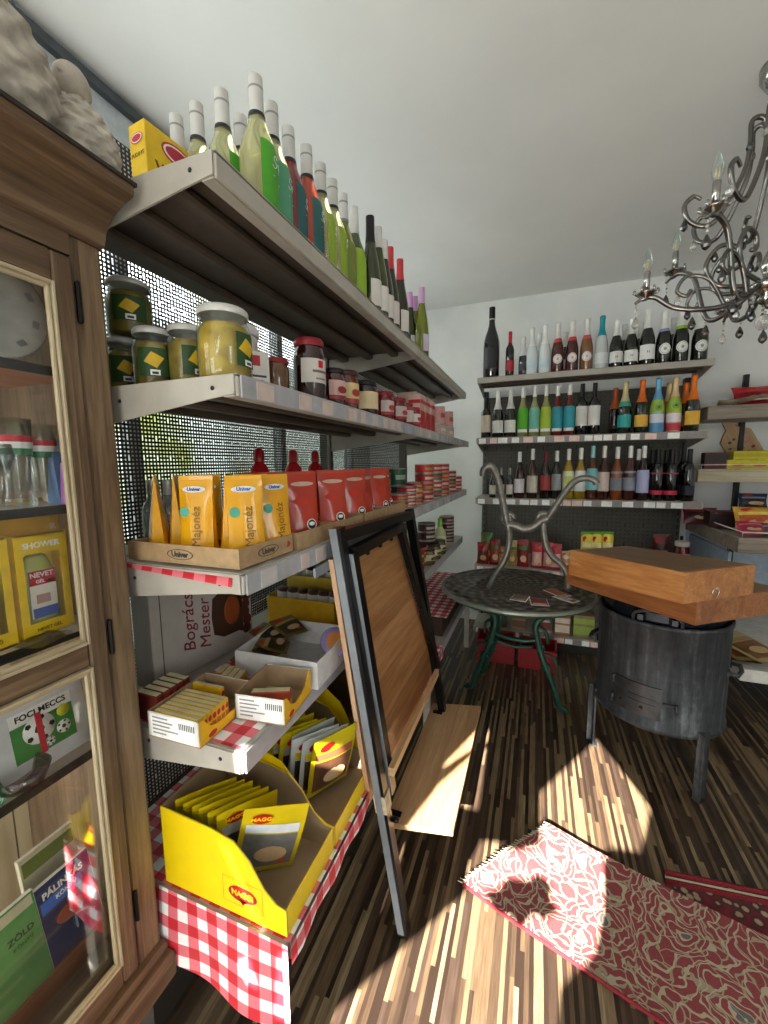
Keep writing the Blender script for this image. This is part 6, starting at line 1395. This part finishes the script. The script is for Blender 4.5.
bag(573, '#c4a584', '#a8604a', '#d9c0a0', 'beige and red bag beside the yellow green packs', .07, .145, sd=11)
for i, (u, t) in enumerate(((586, 'left'), (596, 'middle'), (607, 'right'))):
    p = at(u, 550, y=BYF+.07); hb = at(u, 533, y=BYF+.07).z-zk; thing('snack_bag', sachet(.075, hb, '#e0c22a', '#d9b83a', '#e6dca0', 220+i, .05)+[['top_seal', MB().box(-.004, .004, -.0375, .0375, hb-.025, hb+.008, mat('#58a82a', .4), .001).mesh('top_seal')]], f'yellow pack with a green top, {t} of three behind the wooden case', 'bag', (p.x, BYF+.07, zk+.001), (0, 0, -PI/2), GB)
mb = MB().box(-.06, .22, 0, .09, 0, .035, KRAFT); thing('display_carton', tray(.30, .12, .04, KRAFT, KRAFTI), 'low brown carton under the crimson bags', 'carton', (.07, BYF+.30, zk+.001), -PI/2)
bag(660, '#5a1518', '#8d8a86', '#3a1012', 'dark red bag leaning behind the wooden cases', .1, at(660, 534, y=BYF+.12).z-zk, y=BYF+.12, sd=12)
p = at(681, 560, y=BYF+.07); jar(jar_parts(.045, round(at(681, 541, y=BYF+.07).z-zk, 3), '#6a1518', '#d9d4cf', '#d9d0c8', deco='band', labc='#a82430', hf=80), 'jar of red preserve with white lid behind the wooden cases', p.x, BYF+.07, zk, -PI/2)
p = at(683, 540, y=BYF+.15); thing('bottle', bottle_parts('squat', .022, .27, '#191310', 0, '#1d1a18', .75, ((.2, .5, '#2a1a18', 80),)), 'slim dark bottle behind the red preserve jar', 'bottle', (p.x, BYF+.18, zk+.001), -PI/2)
# bottom row and crates on the floor
zl = ZB[4]; GL = 'boxes on the lowest shelf of the back wall'
for i, (u, c, c2, h_, w_, lab) in enumerate(((499, '#2a2320', '#4a3a30', .15, .12, 'dark box on the lowest back shelf, behind the left table leg'), (519, '#a07a5a', '#6a4a3a', .14, .1, 'tan box on the lowest back shelf between the table legs'), (545, '#b9b4ac', '#8a4a3a', .16, .09, 'pale box on the lowest back shelf behind the table legs'), (562, '#b8703a', '#d9cfc0', .15, .1, 'orange and white box on the lowest back shelf'), (583, '#8d7a5a', '#9ab04a', .165, .14, 'box with green and yellow pictures beside the stove'))):
    p = at(u, 625, y=BYF+.1); thing('box', carton(w_, .09, h_, c, c2, None, ((.12, .5), (.6, .85))), lab, 'box', (p.x, BYF+.09, zl+.001), -PI/2, GL)
def crate(label, x, y, w_, d_, h_, rz):
    m = mat('#8d141c', .4); b = MB(); t = .008
    b.box(-w_/2, w_/2, -d_/2, d_/2, 0, t, m); b.box(-w_/2, -w_/2+t, -d_/2, d_/2, t, h_, m); b.box(w_/2-t, w_/2, -d_/2, d_/2, t, h_, m); b.box(-w_/2+t, w_/2-t, -d_/2, -d_/2+t, t, h_, m); b.box(-w_/2+t, w_/2-t, d_/2-t, d_/2, t, h_, m)
    r = MB().box(-w_/2-.006, w_/2+.006, -d_/2-.006, -d_/2, h_-.03, h_, m, .002).box(-w_/2-.006, w_/2+.006, d_/2, d_/2+.006, h_-.03, h_, m, .002).box(-w_/2-.006, -w_/2, -d_/2, d_/2, h_-.03, h_, m, .002).box(w_/2, w_/2+.006, -d_/2, d_/2, h_-.03, h_, m, .002)
    for k in range(5): r.box(-w_/2+.03+k*(w_-.06)/4-.004, -w_/2+.03+k*(w_-.06)/4+.004, -d_/2-.004, -d_/2, .01, h_-.03, m)
    thing('plastic_crate', [('crate_body', b), ('rim', r)], label, 'crate', (x, y, .0005), rz)
crate('dark red plastic crate on the floor under the table, left one', -.24, 2.94, .26, .2, .16, .05)
crate('dark red plastic crate on the floor under the table, right one', .045, 2.92, .24, .2, .15, -.05)
# ------------------------------------------------------------------ right display rack goods
GX = 'packets on the right wooden rack'
def rp(nm, cat, parts, lab, u, v, y, z, rz=-PI/2, dz=.001): p = at(u, v, y=y); return thing(nm, parts, lab, cat, (p.x, y, z+dz), rz, GX)
zr1, zr2, zr3, zr4 = [s[2] for s in RSH]
for i in range(3): thing('seasoning_pack', sachet(.10, .15, '#b9a888', '#c9bba0', '#a8977a', 300+i, .02), f'beige packet lying on the upper rack shelf, {ordn[i]} from the left', 'packet', (1.14+.06*i, 3.30+.02*i, zr1+.010+.012*i), (0, rad(-84), rad(75+20*i)), GX)
rp('sweets_bag', 'bag', sachet(.26, .13, '#b3202c', '#8d1a24', '#c22a34', 310, .07), 'big red bag on the upper rack shelf at the right edge', 757, 400, 3.33, zr1, (0, rad(-16), -PI/2))
rp('sweets_box', 'box', carton(.13, .07, .11, '#5a1c1c', '#2a2022', None, ((.4, .9),)), 'dark red box left of the yellow packs on the middle rack shelf', 714, 465, 3.36, zr2)
for i, (u, dz) in enumerate(((736, .001), (757, .001))): rp('sweets_box', 'box', carton(.12, .07, .06, '#c9b81c', '#b8a414', '#c9553a', ((.1, .3),)), f'yellow pack lying on the middle rack shelf, {("left", "right")[i]} one of the lower row', u, 463, 3.345, zr2, dz=dz)
rp('sweets_box', 'box', carton(.22, .07, .055, '#bfb018', '#a89a14', None, ((.3, .7),)), 'long yellow pack on top of the two yellow packs', 752, 455, 3.35, zr2, dz=.0625)
rp('sweets_bag', 'bag', sachet(.2, .12, '#7a1a2a', '#3a1a1e', '#8d2a34', 320, .06), 'dark crimson bag at the left of the lower rack shelf', 700, 530, 3.25, zr3, (0, rad(-25), -PI/2))
rp('sweets_box', 'box', carton(.26, .1, .10, '#4a141c', '#221014', None, ((.15, .85),)), 'dark maroon box in the middle of the lower rack shelf', 730, 530, 3.18, zr3)
rp('sweets_bag', 'bag', sachet(.22, .15, '#c9962a', '#b8522a', '#d9c05a', 321, .07), 'orange and yellow bag on the lower rack shelf at the right edge', 757, 530, 3.0, zr3, (0, rad(-22), -PI/2))
rp('sweets_bag', 'bag', sachet(.13, .09, '#a82a48', '#8d2038', '#c9586a', 322, .04), 'pink red bag at the front of the lower rack shelf', 752, 540, 2.85, zr3, (0, rad(-40), -PI/2))
rp('sweets_bag', 'bag', sachet(.12, .08, '#2f4a32', '#503a4a', '#8d8a9a', 323, .04), 'green bag at the front of the lower rack shelf, right edge', 775, 540, 2.85, zr3, (0, rad(-35), -PI/2))
rp('sweets_bag', 'bag', sachet(.16, .1, '#1f2a4a', '#23262e', '#8d939c', 324, .05), 'dark blue bag standing at the back of the lower rack shelf', 752, 515, 3.42, zr3, (0, rad(-12), -PI/2), dz=.10)
thing('bag_stand', MB().box(-.09, .09, -.04, .04, 0, .098, BLUEP, .003).box(-.095, .095, -.044, .044, .094, .099, BLUEP), 'pale blue riser under the dark blue bag on the lower rack shelf', 'riser', (at(752, 515, y=3.42).x, 3.42, zr3+.001))
for i, (u, c, c2) in enumerate(((738, '#5a3420', '#3a2016'), (757, '#8a7a4a', '#6a3a22'), (775, '#b0a070', '#7a5030'))):
    rp('magazine', 'magazine', sachet(.2, .26, c, c2, '#9a7a50', 330+i, .012), f'brown picture packet lying on the lowest rack shelf, {ordn[i]} from the left', u, 660, 2.52, zr4, (0, rad(-80), -PI/2+.3*i), dz=.012+.012*i)
# painted wooden paddle board
PADW = wood('paddle_wood', '#8a6a48', '#a88660', '#c0a078', 'z', .8, .5)
mb = MB(); w_, h_ = .19, .30
poly = [(-w_/2, 0), (w_/2, 0), (w_/2, h_*.72), (w_*.3, h_*.85), (.03, h_*.92), (.026, h_*1.12), (-.026, h_*1.12), (-.03, h_*.92), (-w_*.3, h_*.85), (-w_/2, h_*.72)]
mb.prism(poly, -.009, .009, PADW, 'y')
dt = MB()
for i, (x, z, r, c) in enumerate(((-.05, .10, .022, '#8a1c24'), (-.05, .10, .010, '#c9a0a0'), (.0, .12, .012, '#a8485a'), (.04, .15, .015, '#b86a7a'), (.05, .19, .014, '#b07a8a'), (-.05, .19, .011, '#2a2322'), (-.02, .20, .010, '#4a2a2a'), (-.065, .15, .009, '#3a3a2a'), (.02, .08, .010, '#9a2a3a'), (.055, .10, .012, '#7a1c28'), (-.01, .05, .010, '#3a2a22'), (.03, .21, .009, '#c9b0b0'))): oval(dt, face_ny(x, -.0095-.0003*i, z), r, r*.85, mat(c, .5))
p = at(724, 452, y=3.52)
thing('paddle_board', [('board', mb), ('painted_flowers', dt)], 'wooden paddle board painted with red flowers hanging tilted on the wall above the rack', 'board', (1.40, 3.57, 1.40), (rad(4), rad(-30), 0))
